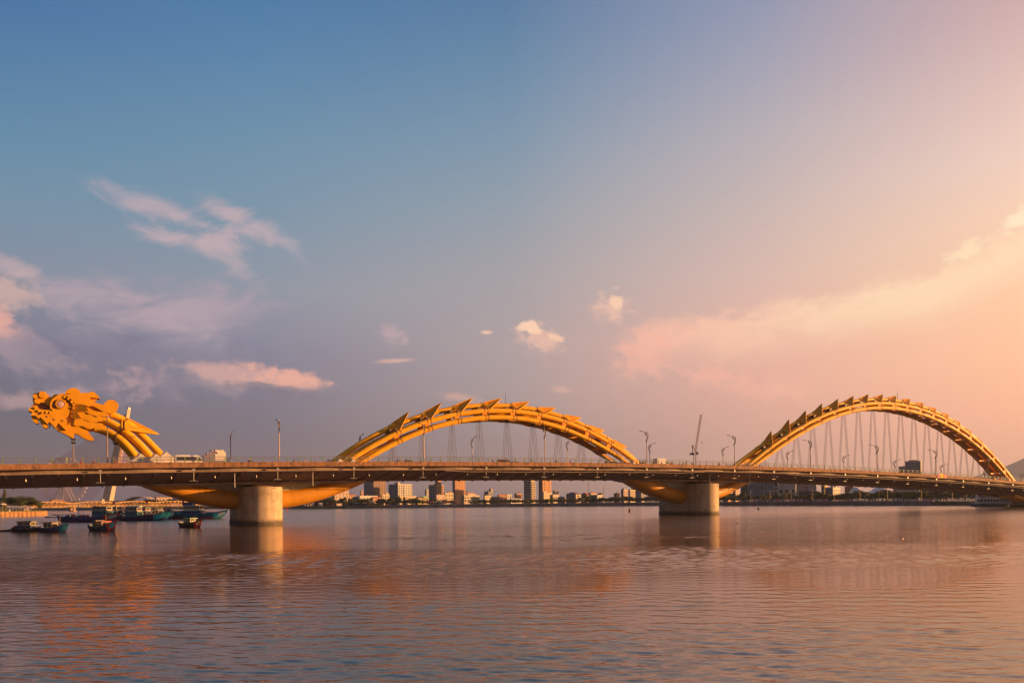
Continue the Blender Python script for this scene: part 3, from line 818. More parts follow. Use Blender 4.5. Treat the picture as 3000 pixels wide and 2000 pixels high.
C((252,200,168), 1630, 990, 40, 13, 18, puff2, (.05,.7), 1.1, 1., .85)
C((214,172,160), 1790, 918, 85, 56, 10, puff2, (.05,1.), 1., 1.1, .65)
C((234,186,164), 1800, 898, 60, 46, 35, puff2, (.0,.9), 1.1, 1.4, .8)
C((252,204,172), 1808, 884, 32, 26, 40, puff2, (.1,.65), 1.1, 1.1, .85)
C((222,165,152), 1340, 1162, 80, 20, 8, puff2, (.0,1.), 1., .9, .55)
C((226,170,156), 1640, 1140, 45, 14, 6, puff2, (.0,1.), 1., .9, .55)
# the big sunlit bank on the right: sharp upper edge rising to the right, dissolving downwards
edgep = [(1790,1010),(1850,955),(2000,915),(2150,900),(2300,862),(2450,836),(2600,800),(2760,770),(2850,728),(3000,640),(3300,520)]
ep = [azel(*p) for p in edgep]
cv = nt.nodes.new('ShaderNodeFloatCurve'); cm = cv.mapping.curves[0]
a0, a1 = ep[0][0], ep[-1][0]
pp = [((p[0]-a0)/(a1-a0), p[1]/30.) for p in ep]
cm.points[0].location = pp[0]; cm.points[1].location = pp[-1]
for p in pp[1:-1]: cm.points.new(*p)
cv.mapping.update(); nt.links.new(((az-a0)/(a1-a0)).s, cv.inputs['Value'])
edge = X(cv.outputs[0])*30.
wz = (wisp2-.5)*3.4 + (puff2-.5)*1.6
top = step(edge - el + wz, -.3, 1.6) * step(az + (puff-.5)*6., a0-.2, a0+2.2) * (1.-step(az, 45., 70.))
fade = 1.-step(edge - el + (wisp2-.5)*3., .6, 4.6)
out = mixc(top*fade*.9, out, mixc(step(az, 8., 27.), lin((250,182,158)), lin((255,218,178))))
C((246,174,154), 1890, 1045, 120, 90, 0, puff2, (.1,.8), 1., 1.3, .55)
C((244,172,154), 2080, 1098, 130, 42, 14, puff2, (.1,.8), 1., 1.4, .6)
C((246,176,156), 2250, 1132, 240, 50, 6, puff, (.1,1.), 1., 1.3, .55)
C((250,196,166), 2240, 977, 44, 26, 20, puff2, (.1,.8), 1., 1.4, .5)
C((255,226,182), 2820, 738, 90, 30, -18, puff2, (.1,.8), 1., 1.3, .7)
C((255,232,195), 2985, 645, 70, 40, -25, puff2, (.1,.8), 1., 1.3, .8)
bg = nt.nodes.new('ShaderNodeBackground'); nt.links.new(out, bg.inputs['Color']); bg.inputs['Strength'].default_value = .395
sk = nt.nodes.new('ShaderNodeTexSky'); sk.sky_type = 'NISHITA'; sk.sun_disc = False
sk.sun_elevation = RAD(SUN_EL); sk.sun_rotation = RAD(SUN_AZ); sk.air_density = 1.2; sk.dust_density = 2.
bg2 = nt.nodes.new('ShaderNodeBackground'); nt.links.new(sk.outputs[0], bg2.inputs['Color']); bg2.inputs['Strength'].default_value = .05*.25
ad = nt.nodes.new('ShaderNodeAddShader'); nt.links.new(bg.outputs[0], ad.inputs[0]); nt.links.new(bg2.outputs[0], ad.inputs[1])
w.cycles.sampling_method = 'MANUAL'; w.cycles.sample_map_resolution = 512
wo = nt.nodes.new('ShaderNodeOutputWorld'); nt.links.new(ad.outputs[0], wo.inputs['Surface'])

sun = bpy.data.lights.new('sun', 'SUN'); sun.energy = 5.; sun.angle = RAD(.6); sun.color = (1., .50, .17)
so = bpy.data.objects.new('sun', sun); COL.objects.link(so)
sd = Vector((sin(RAD(SUN_AZ))*cos(RAD(SUN_EL)), cos(RAD(SUN_AZ))*cos(RAD(SUN_EL)), sin(RAD(SUN_EL))))
so.rotation_euler = (-sd).to_track_quat('-Z', 'Y').to_euler(); so.location = sd*50 + Vector((0,0,60))

cam = bpy.data.cameras.new('camera'); cam.sensor_width = 36; cam.lens = F/3000*36; cam.shift_y = (CY-1000)/3000
cam.clip_end = 30000; cam.clip_start = .5
co = bpy.data.objects.new('camera', cam); COL.objects.link(co); co.location = (0, 0, H)
co.rotation_euler = (Matrix.Rotation(RAD(90), 3, 'X') @ Matrix.Rotation(-math.atan(R), 3, 'Z')).to_euler()
SC.camera = co
SC.view_settings.view_transform = 'Standard'; SC.view_settings.look = 'None'; SC.view_settings.gamma = 1.; SC.view_settings.exposure = 1.3

# ================================================================= GROUND AND WATER
m = MB(); m.add([(-14000,-2000,-4), (14000,-2000,-4), (14000,16000,-4), (-14000,16000,-4)], [(0,1,2,3)])
tag(m.build('ground', [mat('river bed silt', (.10,.075,.05), rough=.9)]), kind='structure')
def water_mat():
    m = bpy.data.materials.new('river water'); m.use_nodes = True; t = m.node_tree; b = t.nodes['Principled BSDF']
    # muddy river: brown body seen through a tinted wavy surface
    t.nodes.remove(b)
    df=t.nodes.new('ShaderNodeBsdfDiffuse'); df.inputs['Color'].default_value=(.045,.025,.016,1)
    gl=t.nodes.new('ShaderNodeBsdfGlossy'); gl.distribution='MULTI_GGX'; gl.inputs['Color'].default_value=(1.,.90,.82,1)
    fr=t.nodes.new('ShaderNodeFresnel'); fr.inputs['IOR'].default_value=3.2
    mxs=t.nodes.new('ShaderNodeMixShader'); t.links.new(fr.outputs[0],mxs.inputs[0]); t.links.new(df.outputs[0],mxs.inputs[1]); t.links.new(gl.outputs[0],mxs.inputs[2])
    t.links.new(mxs.outputs[0],t.nodes['Material Output'].inputs['Surface'])
    tc = t.nodes.new('ShaderNodeTexCoord')
    def nz(scale, st, rot, det, ro=.55, dist=.0):
        mp = t.nodes.new('ShaderNodeMapping'); mp.inputs['Scale'].default_value = st; mp.inputs['Rotation'].default_value = (0,0,RAD(rot))
        t.links.new(tc.outputs['Object'], mp.inputs['Vector'])
        n = t.nodes.new('ShaderNodeTexNoise'); n.inputs['Scale'].default_value = scale; n.inputs['Detail'].default_value = det
        n.inputs['Roughness'].default_value = ro; n.inputs['Distortion'].default_value = dist
        t.links.new(mp.outputs['Vector'], n.inputs['Vector']); return n.outputs['Fac']
    def ma(op, a, b_):
        n = t.nodes.new('ShaderNodeMath'); n.operation = op
        for i, v in enumerate((a, b_)):
            if hasattr(v, 'name'): t.links.new(v, n.inputs[i])
            else: n.inputs[i].default_value = v
        return n.outputs[0]
    def mr(v, a, b_, c, d):
        n = t.nodes.new('ShaderNodeMapRange'); n.inputs['From Min'].default_value = a; n.inputs['From Max'].default_value = b_
        n.inputs['To Min'].default_value = c; n.inputs['To Max'].default_value = d; t.links.new(v, n.inputs['Value']); return n.outputs[0]
    mid = nz(.75, (.5, 1.25, 1), -6, 4, .55, .6)
    fine = nz(4.2, (.55, 1.2, 1), 12, 3, .6, .4)
    patch = nz(.012, (.5, 2.2, 1), 3, 3)
    calm = mr(patch, .38, .62, .6, 1.15)
    sx = t.nodes.new('ShaderNodeSeparateXYZ'); t.links.new(tc.outputs['Object'], sx.inputs[0])
    # sheltered water beyond the bridge is smoother
    ln = ma('SUBTRACT', sx.outputs[1], ma('MULTIPLY', sx.outputs[0], DY/DX))
    far = mr(ln, 205., 235., 1., .7)
    mdl = ma('MULTIPLY', ma('MULTIPLY', ma('MULTIPLY', mid, .08), far), mr(sx.outputs[1], 90., 150., .1, 1.))
    hgt = ma('MULTIPLY', ma('ADD', mdl, ma('MULTIPLY', fine, .006)), calm)
    rg = mr(sx.outputs[1], 40., 170., .05, .15); t.links.new(rg, gl.inputs['Roughness'])
    bp = t.nodes.new('ShaderNodeBump'); bp.inputs['Strength'].default_value = 1.; bp.inputs['Distance'].default_value = 1.
    t.links.new(hgt, bp.inputs['Height'])
    for nd in (df,gl,fr): t.links.new(bp.outputs['Normal'], nd.inputs['Normal'])
    return m
import numpy as np
def water_mesh():
    """one sheet: real wavelets (sum of short wind waves) in front of the bridge, flat water around them"""
    NR, NC, Y0, Y1, TX = 760, 900, 12., 195., .76
    v = np.linspace(0, 1, NR); yy = 1/(1/Y0 + (1/Y1-1/Y0)*v); yl = Y0*(Y1/Y0)**v; yr = .35*yy + .65*yl
    tx = np.linspace(-TX, TX, NC)
    Yg = np.repeat(yr[:, None], NC, 1); Xg = Yg*tx[None, :]
    rs = np.random.RandomState(5); z = np.zeros_like(Yg); n = 64
    dy = np.gradient(yr)[:, None]
    patch = np.zeros_like(z)
    for i in range(9):
        a = rs.uniform(-.5, .5); k = 2*pi/rs.uniform(9, 60); patch += np.sin(k*(Xg*np.sin(a)*.6 + Yg*np.cos(a)) + rs.uniform(0, 6.28))
    patch = np.clip(.82 + .24*patch, .22, 1.5)
    for i in range(n):
        lam = .14*(1.7/.14)**((i+.5)/n); k = 2*pi/lam; a = rs.normal(.12, .42)
        amp = .0112/k*(1. if lam > .45 else 1.3)
        wgt = np.clip((lam/(dy*2.2)-.8)/.8, 0, 1)          # leave out waves the mesh cannot carry there
        ph = k*(Xg*np.sin(a) + Yg*np.cos(a)) + rs.uniform(0, 6.28)
        ph = ph + .6*np.sin(.21*Xg + .1*Yg + rs.uniform(0, 6.28))
        z += amp*wgt*np.sin(ph)
    edge = np.clip((yr-Y0)/4, 0, 1)*np.clip((Y1-yr)/35, 0, 1)
    z *= patch*edge[:, None]*np.clip((1-np.abs(tx)/TX)/.04, 0, 1)[None, :]
    co = np.stack([Xg, Yg, z], -1).reshape(-1, 3)
    ext = np.array([(-4000,-60,0),(4000,-60,0),(4000,2600,0),(-4000,2600,0)], float)
    co = np.concatenate([co, ext]); N0 = NR*NC
    idx = np.arange(N0).reshape(NR, NC)
    q = np.stack([idx[:-1,:-1], idx[:-1,1:], idx[1:,1:], idx[1:,:-1]], -1).reshape(-1, 4)
    a_, b_, c_, d_ = idx[0,0], idx[0,-1], idx[-1,-1], idx[-1,0]
    q = np.concatenate([q, np.array([(N0,N0+1,b_,a_),(N0+1,N0+2,c_,b_),(N0+2,N0+3,d_,c_),(N0+3,N0,a_,d_)])])
    me = bpy.data.meshes.new('river_water'); me.vertices.add(len(co)); me.vertices.foreach_set('co', co.ravel())
    me.loops.add(q.size); me.loops.foreach_set('vertex_index', q.ravel().astype(np.int32))
    me.polygons.add(len(q)); me.polygons.foreach_set('loop_start', np.arange(0, q.size, 4, dtype=np.int32))
    me.polygons.foreach_set('use_smooth', np.ones(len(q), bool)); me.update(calc_edges=True); me.validate()
    me.materials.append(water_mat()); return me
tag(put('river_water', water_mesh()), kind='structure')
# ================================================================= BANKS, FAR BRIDGES, WHEEL
GRASS = mat('river bank grass', (.10, .115, .03), rough=.9, var=.4, scale=.6, bump=.5, bscale=6, col2=(.05,.06,.02))
EARTH = mat('far bank earth', (.10, .085, .06), rough=.95, var=.35, scale=.05)
QUAY = mat('dark quay stone', (.16, .12, .115), rough=.9, var=.3, scale=.25, streak=.4)
SHEET = mat('orange brown sheet piling', (.30, .15, .055), rough=.8, var=.3, scale=1., streak=.35)
Z0 = 3.1                                                # level of the far promenade
bankp = [(-1500,900),(-700,800),(-420,880),(-300,860),(-235,780),(-180,694),(-110,690),(45,690),(112,648),(154,592),(198,508),(232,432),(262,402),(330,392),(560,380),(1800,420)]
def landpoly(pts, back, z0, z1, name, m):
    q = MB(); n = len(pts)
    q.add([(x,y,z1) for x,y in pts] + [(x*1.0,back,z1) for x,y in pts] + [(x,y,z0) for x,y in pts], [(i,i+1,n+i+1,n+i) for i in range(n-1)] + [(2*n+i,2*n+i+1,i+1,i) for i in range(n-1)])
    return tag(q.build(name, [m]), kind='structure')
landpoly(bankp, 15000, -4, Z0-.9, 'far_bank', EARTH)
# quay walls along the water (dark) with a pale coping
def wall(pts, z1, th, m, name, label, cat, cope=None):
    o = thing(name, label, cat, (pts[0][0], pts[0][1], 0)); ox, oy = pts[0]
    q = MB(); c = MB()
    rr = []; rc = []
    for i, (x, y) in enumerate(pts):
        a = pts[max(0,i-1)]; b = pts[min(len(pts)-1,i+1)]
        d = Vector((b[0]-a[0], b[1]-a[1], 0)).normalized(); n = Vector((-d.y, d.x, 0))
        p = Vector((x-ox, y-oy, 0))
        rr.append([p-n*.3+Vector((0,0,-3)), p-n*.1+Vector((0,0,z1)), p+n*th+Vector((0,0,z1)), p+n*th+Vector((0,0,-3))])
        rc.append([p-n*.35+Vector((0,0,z1)), p-n*.35+Vector((0,0,z1+.28)), p+n*(th+.1)+Vector((0,0,z1+.28)), p+n*(th+.1)+Vector((0,0,z1))])
    q.loft(rr); q.build('wall_face', [m], o)
    if cope: c.loft(rc); c.build('coping', [cope], o)
    return o
wall([(x-.6*0, y-.5) for x, y in bankp[6:9]], Z0-.6, 4, QUAY, 'quay_wall', 'long dark stone quay wall under the far bank towers', 'wall', QUAY)
wall([(x, y-.5) for x, y in bankp[8:12]], Z0-.6, 4, QUAY, 'quay_wall', 'dark quay wall with pale coping under the right bank trees', 'wall', FASC)
q = MB()
pr = [(bankp[i][0], bankp[i][1]+3) for i in range(6, 16)]; n = len(pr)
q.add([(x,y,Z0-.32) for x,y in pr] + [(x+8,y+30,Z0-.3) for x,y in pr], [(i,i+1,n+i+1,n+i) for i in range(n-1)])
tag(q.build('promenade', [mat('promenade paving', (.25,.2,.18), rough=.85, scale=.4)]), kind='structure')
# near left bank: lawn behind a sheet pile wall
lp = [(-520,348),(-233,356),(-226,372),(-236,396),(-262,430),(-330,520),(-620,560)]
q = MB(); n = len(lp)
q.add([(x,y,1.9) for x,y in lp] + [(x,y,-3) for x,y in lp], [tuple(range(n))] + [(i,n+i,n+(i+1)%n,(i+1)%n) for i in range(n)])
tag(q.build('left_bank', [GRASS]), kind='structure')
o = thing('sheet_pile_wall', 'orange brown ribbed sheet pile wall below the left bank lawn', 'wall', (-520,348,0))
q = MB(); pts = []
seg = [(-520,347.4),(-233,355.4),(-225.4,372),(-235.4,396.5)]
for (xa,ya),(xb,yb) in zip(seg, seg[1:]):
    L = hypot(xb-xa,yb-ya); k = int(L/.5)
    for i in range(k):
        u = i/k; off = .16 if (i//2)%2 else -.16
        nx, ny = (yb-ya)/L, -(xb-xa)/L
        pts.append((xa+(xb-xa)*u+nx*off+520, ya+(yb-ya)*u+ny*off-348))
q.loft([[(x,y,-3),(x,y,2.0)] for x,y in pts], closed=False); q.build('sheet_piles', [SHEET], o)
q = MB()
for (xa,ya),(xb,yb) in zip(seg, seg[1:]): q.bar((xa+520,ya-348,2.08),(xb+520,yb-348,2.08),.6,.3)
q.build('capping_beam', [SHEET], o)
gm = MB()                                              # tall grass fringe
for i in range(2600):
    u = rng.random()
    if u < .82: x = -300 + 66*rng.random(); y = 356.6 + (x+300)*.028 + rng.random()*3
    else: x = -233+7*rng.random()*0 + rng.random()*1.5 - (0 if u < .9 else 8*rng.random()); y = 357 + 38*rng.random()
    if x > -234: x = -234.2 - rng.random()*2
    h = .35+.6*rng.random(); a = rng.random()*pi; dx, dy = .22*cos(a), .22*sin(a); k = (rng.random()-.5)*.4
    gm.add([(x-dx,y-dy,1.85),(x+dx,y+dy,1.85),(x+k,y+k,1.9+h)], [(0,1,2)])
tag(gm.build('bank_grass', [leafmat('tall bank grass', (.16,.17,.035), (.08,.09,.02))]), 'tall sunlit grass fringe along the left bank wall', 'grass', kind='stuff')

# ---- old yellow truss bridge upstream
TRY = mat('old yellow truss paint', (.40, .19, .02), rough=.6, var=.25, scale=.5)
TP = mat('pale truss pier concrete', (.30, .19, .11), rough=.85, var=.2, scale=.6, streak=.3)
a = Vector((-405., 652., 0)); b = Vector((-235., 905., 0)); d = (b-a).normalized(); n_ = Vector((-d.y,d.x,0))
o = thing('truss_bridge', 'old low yellow steel truss bridge on paired piers behind the moored boats', 'bridge', a, atan2(d.y,d.x))
L = (b-a).length; NSP = 8; SPN = L/NSP; ZD = 5.0
for i in range(NSP):
    q = MB(); s0 = i*SPN+.4; s1 = (i+1)*SPN-.4; K = 10
    for t in (-3.2, 3.2):
        tp = []; bt = []
        for k in range(K+1):
            s = s0+(s1-s0)*k/K; u = 2*k/K-1
            tp.append((s,t,ZD+1.9+1.5*(1-u*u))); bt.append((s,t,ZD-.6-.5*(1-u*u)))
        for k in range(K):
            q.bar(tp[k],tp[k+1],.42,.42); q.bar(bt[k],bt[k+1],.42,.42)
            q.bar(tp[k],bt[k],.26); 
            if k < K/2: q.bar(bt[k],tp[k+1],.24)
            else: q.bar(tp[k],bt[k+1],.24)
        q.bar(tp[K],bt[K],.26)
    q.build('truss_span', [TRY], o)
q = MB(); q.box((L/2,0,ZD-.15),(L+60,5.6,.35)); q.build('bridge_deck', [TRY], o)
for i in range(NSP+1):
    q = MB(); s = i*SPN
    for t in (-2.6,2.6):
        q.box((s,t,1.0),(1.9,1.5,7.2))
    q.box((s,0,ZD-1.05),(2.8,7.4,.7)); q.box((s,0,.3),(3.2,7.6,.9))
    q.build('truss_pier', [TP], o)
# ---- cable stayed bridge with a leaning pylon
PY = 1163.
PYM = mat('pale pylon concrete', (.40, .29, .22), rough=.8, var=.06, scale=.05)
p0 = at(311,1500,PY); p1 = at(373,1198,PY)
o = thing('cable_stayed_bridge', 'distant cable stayed bridge with one leaning white pylon and a fan of cables', 'bridge', (p0.x,p0.y,0))
q = MB(); h = p1.z-p0.z; dx = p1.x-p0.x; rr = []
for k in range(13):
    u = k/12.; wd = 6.6-2.2*u; dp = 7.-2.5*u
    rr.append([(dx*u-wd, -dp/1, p0.z+h*u-6*(k==12)*0), (dx*u+wd*.72, -dp, p0.z+h*u), (dx*u+wd*.72, dp, p0.z+h*u), (dx*u-wd, dp, p0.z+h*u)])
rr[-1] = [(x if i in (1,2) else x+5.2, y, z if i in (1,2) else z-7) for i,(x,y,z) in enumerate(rr[-1])]
q.loft(rr); q.build('pylon', [PYM], o)
q = MB(); q.box((dx+1.6,0,p1.z+1.2),(3.2,6,2.6)); q.build('pylon_tip', [WHITE], o)
zd = at(311,1471,PY).z
q = MB(); q.box((30,0,zd),(520,26,2.4)); q.box((30,-13,zd+1.6),(520,.4,1.2)); q.build('bridge_deck', [PYM], o)
CBL = mat('reddish stay cable sheath', (.50,.24,.23), rough=.6, var=.02)
xl = at(55,1350,PY).x-p0.x; 
for k in range(30):
    u = k/29.
    top = (dx*(.36+.56*u), 0, p0.z+h*(.36+.56*u))
    xb = -22 - (150)*u
    c = MB(); c.tube([top,(xb,-8,zd+1)], .33, 4, cap=False); c.build('stay_cable', [CBL], o)
for k in range(14):
    u = k/13.
    top = (dx*(.5+.42*u)+2, 0, p0.z+h*(.5+.42*u))
    for t in (-14, 14):
        c = MB(); c.tube([top,(70+62*u, t, zd+1)], .33, 4, cap=False); c.build('stay_cable', [CBL], o)
for sx_ in (-200,-110,120,230):
    c = MB(); c.box((sx_,0,zd/2-2),(4,14,zd+3)); c.build('bridge_pier', [PYM], o)
# ---- ferris wheel
WY = 1650.; wc = at(188,1407,WY); wr = 66*WY/F
WHM = mat('white wheel steel', (.42,.32,.29), rough=.5, var=.06, scale=.1)
o = thing('ferris_wheel', 'large white ferris wheel standing behind the yellow truss bridge', 'ferris wheel', (wc.x,wc.y,Z0))
cz = wc.z-Z0
q = MB(); N = 60
for yy in (-3,3):
    for rad in (wr, wr*.9):
        q.tube([(rad*cos(2*pi*k/N),yy,cz+rad*sin(2*pi*k/N)) for k in range(N+1)], .34, 5, cap=False)
    for k in range(N):
        a1, a2 = 2*pi*k/N, 2*pi*(k+.5)/N; q.bar((wr*cos(a1),yy,cz+wr*sin(a1)),(wr*.9*cos(a2),yy,cz+wr*.9*sin(a2)),.34)
q.build('wheel_rim', [WHM], o)
q = MB()
for k in range(28):
    a1 = 2*pi*k/28
    for yy in (-2,2): q.bar((0,yy*2.2,cz),(wr*.9*cos(a1),yy,cz+wr*.9*sin(a1)),.34)
q.build('wheel_spokes', [WHM], o)
q = MB(); q.lathe([(0,-5),(2.6,-5),(2.6,5),(0,5)], (0,0,cz), 14, 'Y'); q.build('wheel_hub', [WHM], o)
gd = MB(); gd.lathe([(0,-2.4),(1.3,-2.2),(1.7,-.9),(1.5,.3),(.6,.9),(0,1.)], n=10); gd.bar((0,0,.8),(0,0,2.0),.2); GME = gd.mesh('gondola', [mat('pale gondola shell', (.6,.48,.45), rough=.4)], True)
for k in range(32):
    a1 = 2*pi*(k+.5)/32; put('gondola', GME, o, ((wr+1.2)*cos(a1),0,cz+(wr+1.2)*sin(a1)-1.2))
for sgx in (-1,1):
    for yy in (-9,9):
        q = MB(); q.tube([(sgx*34*WY/F*1.05,yy,0),(0,yy*.5,cz)], [1.0,.8], 8); q.build('leg', [WHM], o)
for yy in (-8,8):
    q = MB(); q.tube([(0,yy,0),(0,yy*.5,cz)], [1.6,1.1], 8)
    for f in (.12,.3,.5,.68,.84):
        q.bar((0,yy*(1-.5*f),cz*f),(34*WY/F*1.05*(1-f),yy*(1-.45*f),cz*f),.7)
    q.build('tower', [WHM], o)
q = MB(); q.box((0,0,1.5),(60,26,3)); q.build('station_platform', [WHM], o)

# ================================================================= BOATS
HB = {}
def paint(nm, c, **k): return mat(nm, c, rough=.5, var=.22, scale=1.1, streak=.25, **k)
NAVY = paint('dark navy boat paint', (.018,.03,.085)); TEAL = paint('turquoise boat paint', (.012,.15,.20)); BLUE = paint('cobalt boat paint', (.012,.05,.2))
RED = paint('red boat paint', (.48,.035,.03)); MAR = paint('maroon boat paint', (.13,.025,.025)); TAR = paint('tarred dark hull', (.022,.018,.018))
CREAM = paint('cream cabin paint', (.34,.25,.18)); GREYR = paint('weathered grey roof', (.16,.15,.15)); WOOD = paint('weathered brown wood', (.16,.085,.05))
OCH = paint('ochre eye patch', (.7,.4,.1)); GREENP = paint('pale green boat paint', (.28,.45,.34)); CYAN = paint('bright cyan bow paint', (.03,.36,.40))
def hull_section(u, L, B, Dp, sh_b, sh_s, rake):
    """half breadth, keel and sheer at station u (0 stern .. 1 bow)"""
    if u < .5: hb = B/2*(.72+.28*sm(0,.5,u))
    else: hb = B/2*max(.02, (1-((u-.5)/.5)**2.3))
    kz = -.45 + (.9*Dp)*max(0,(u-.82)/.18)**2*.8
    sz = Dp*.62 + sh_s*max(0,(.35-u)/.35)**2 + sh_b*max(0,(u-.45)/.55)**2
    return hb, kz, sz
def hull_rings(L, B, Dp, sh_b, sh_s, rake, lo=0., hi=1., f0=0., f1=1., g=0., ns=26, nv=8):
    rings = []
    for i in range(ns+1):
        u = lo+(hi-lo)*i/ns; hb, kz, sz = hull_section(u,L,B,Dp,sh_b,sh_s,rake); ring = []
        for sg in (-1,1):
            for j in range(nv+1):
                v = j/nv if sg > 0 else 1-j/nv
                v = f0+(f1-f0)*v
                w_ = (hb+g)*(.30+.70*(1-max(0.,1-v)**2.2)); z = kz+(sz-kz)*v
                x = -L/2 + L*u*(1-.0) + rake*v*max(0,(u-.55)/.45)**2 - .25*rake*v*max(0,(.25-u)/.25)
                ring.append((x, sg*w_, z))
        rings.append(ring)
    return rings
def boat(name, label, loc, yaw, L, B, Dp, sb, ss, rake, hullm, bandm=None, botm=None, bowm=None, bow2=None, cabin=None, mast=None, extra=None, group='wooden fishing boats moored on the left'):
    o = thing(name, label, 'boat', loc, yaw, group)
    a = (L,B,Dp,sb,ss,rake)
    q = MB(); q.loft(hull_rings(*a), closed=False, cap=False)
    R0 = hull_rings(*a)
    q.add([R0[0][k] for k in range(len(R0[0]))], [tuple(range(len(R0[0])))])
    dk = [];                                            # inner deck
    for i in range(27):
        u = i/26; hb,kz,sz = hull_section(u,*a); dk.append([(R0[i][0][0],-hb*.97,sz-.28),(R0[i][0][0],hb*.97,sz-.28)])
    q.loft(dk, closed=False); q.build('hull', [hullm], o, smooth=True)
    def band(nm, m, lo, hi, f0, f1, g=.02):
        q = MB()
        for sg in (0,1):
            rr = [r[sg*9:(sg+1)*9] for r in hull_rings(*a, lo=lo, hi=hi, f0=f0, f1=f1, g=g)]
            q.loft(rr, closed=False)
        q.build(nm, [m], o, smooth=True)
    band('gunwale', bandm or WOOD, 0, 1, .93, 1.02, .035)
    if botm: band('boot_stripe', botm, .0, .97, .22, .42)
    if bandm: band('side_stripe', bandm, .05, .99, .60, .72)
    if bowm: band('bow_panel', bowm, .80, 1., .25, 1.0, .03)
    if bow2: band('bow_emblem', bow2, .87, .97, .45, .85, .045)
    if cabin:
        for (cx, cl, cw, ch, cz, wm, rm, kind) in cabin:
            q = MB(); q.box((cx,0,cz+ch/2),(cl,cw,ch)); c = q.build('cabin', [wm], o)
            nw = max(2,int(cl/.9)); g = MB()
            for sg in (-1,1):
                for k in range(nw):
                    x = cx-cl/2+cl*(k+.5)/nw
                    g.box((x,sg*(cw/2+.0),cz+ch*.62),(cl/nw*.6,.06,ch*.42))
            g.box((cx+cl/2,0,cz+ch*.62),(.06,cw*.7,ch*.4))
            g.build('window', [DGLASS], c)
            q = MB()
            if kind == 'arch':
                q.loft([[(x, cw/2*1.12*cos(t_), cz+ch+.28*sin(t_)) for t_ in [pi*k/8 for k in range(9)]] for x in (cx-cl/2-.2, cx+cl/2+.2)])
            else:
                q.box((cx+.1,0,cz+ch+.06),(cl+.6,cw+.5,.12))
            q.build('roof', [rm], c)
    for (mx, mh, md, mm) in (mast or ()):
        q = MB(); q.tube([(mx,0,Dp*.5),(mx+md,0,mh)], [.09,.05], 7)
        if mh > 4: q.tube([(mx+md*.9,0,mh*.92),(mx-L*.12,0,Dp+.6)], .02, 4); q.tube([(mx+md*.9,0,mh*.92),(L*.44,0,Dp+sb*.6)], .02, 4)
        q.build('mast', [mm], o)
    for e in (extra or ()): e(o)
    return o
def railx(x0,x1,z,w_):
    def f(o):
        q = MB()
        for sg in (-1,1):
            q.tube([(x0,sg*w_,z),(x1,sg*w_,z)],.03,5)
            for k in range(6):
                x = x0+(x1-x0)*k/5; q.tube([(x,sg*w_,z-.8),(x,sg*w_,z)],.025,5)
        q.build('deck_rail',[WOOD],o)
    return f
def tyres(xs, z, y, hull=TYRE):
    def f(o):
        for x in xs:
            q = MB(); N=14
            rr=[[(x+(.3+.1*cos(2*pi*j/6))*cos(2*pi*k/N), -y+.1*sin(2*pi*j/6), z+(.3+.1*cos(2*pi*j/6))*sin(2*pi*k/N)) for j in range(6)] for k in range(N+1)]
            q.loft(rr, cap=False); q.build('tyre_fender',[TYRE],o)
    return f
def clutter(x0,x1,z,w_,seed,n=9):
    def f(o):
        r=random.Random(seed); ms=[BLUE,WOOD,TEAL,CREAM,GREYR,RED,GREENP]
        for k in range(n):
            q=MB(); x=x0+(x1-x0)*r.random(); y=(r.random()-.5)*w_
            if r.random()<.5: q.lathe([(0,0),(.3,0),(.32,.35),(.28,.7),(0,.72)],(x,y,z),10)
            else: q.box((x,y,z+.3),(.5+.6*r.random(),.4+.4*r.random(),.35+.5*r.random()),rz=r.random())
            q.build('deck_gear',[r.choice(ms)],o)
    return f
def poles(xs,z,h):
    def f(o):
        for x in xs:
            q=MB(); q.tube([(x,.2,z),(x+.25,.1,z+h)],[.04,.03],5); q.build('pole',[WOOD],o)
    return f
def gp(x,y): return ground(x,y)
Y = RAD
boat('fishing_boat','dark blue wooden boat with turquoise bow and lit open cabin, beside the low houseboat', gp(158,1557), Y(-20), 6.0,2.0,1.2,.95,.15,.55, NAVY, None, MAR, TEAL, None,
     [(-.75,2.0,1.3,1.15,.45,CREAM,WOOD,'flat')], [(1.35,3.0,.16,WOOD)], [railx(-.4,1.6,1.25,.75), poles((-1.9,),.6,.9)])
boat('houseboat','low dark houseboat with curved grey roof and blue cabin band', gp(78,1556), Y(-8), 4.9,1.8,.85,.25,.3,.3, TAR, None, None, None, None,
     [(0,2.7,1.45,.55,.45,BLUE,GREYR,'flat'),(0,2.6,1.4,.62,1.0,CREAM,GREYR,'arch')], None, [tyres((.4,),.42,.93), clutter(-2.2,-1.5,.4,.9,3,4)])
boat('fishing_boat','dark boat with red and turquoise bow, alone before the long blue boat', gp(304,1554), Y(-33), 7.2,2.4,1.25,1.25,.35,.75, NAVY, None, TAR, RED, CYAN,
     [(-.4,1.9,1.4,1.05,.55,CREAM,RED,'flat'),(-1.9,.8,1.2,1.3,.5,TAR,TAR,'flat')], [(.75,2.9,.0,WOOD)], [clutter(-2.6,-.9,.7,1.2,5,7), railx(.6,2.3,1.5,.5)])
boat('fishing_boat','small black boat with red bow and painted yellow eye near the first pier', gp(560,1544), Y(-36), 6.5,2.2,1.25,.95,.4,.6, TAR, None, None, RED, OCH,
     [(-.3,2.0,1.35,.5,.62,BLUE,GREENP,'flat'),(-.3,1.9,1.2,.55,1.2,CREAM,GREENP,'flat')], [(1.0,2.3,0,WOOD)], None)
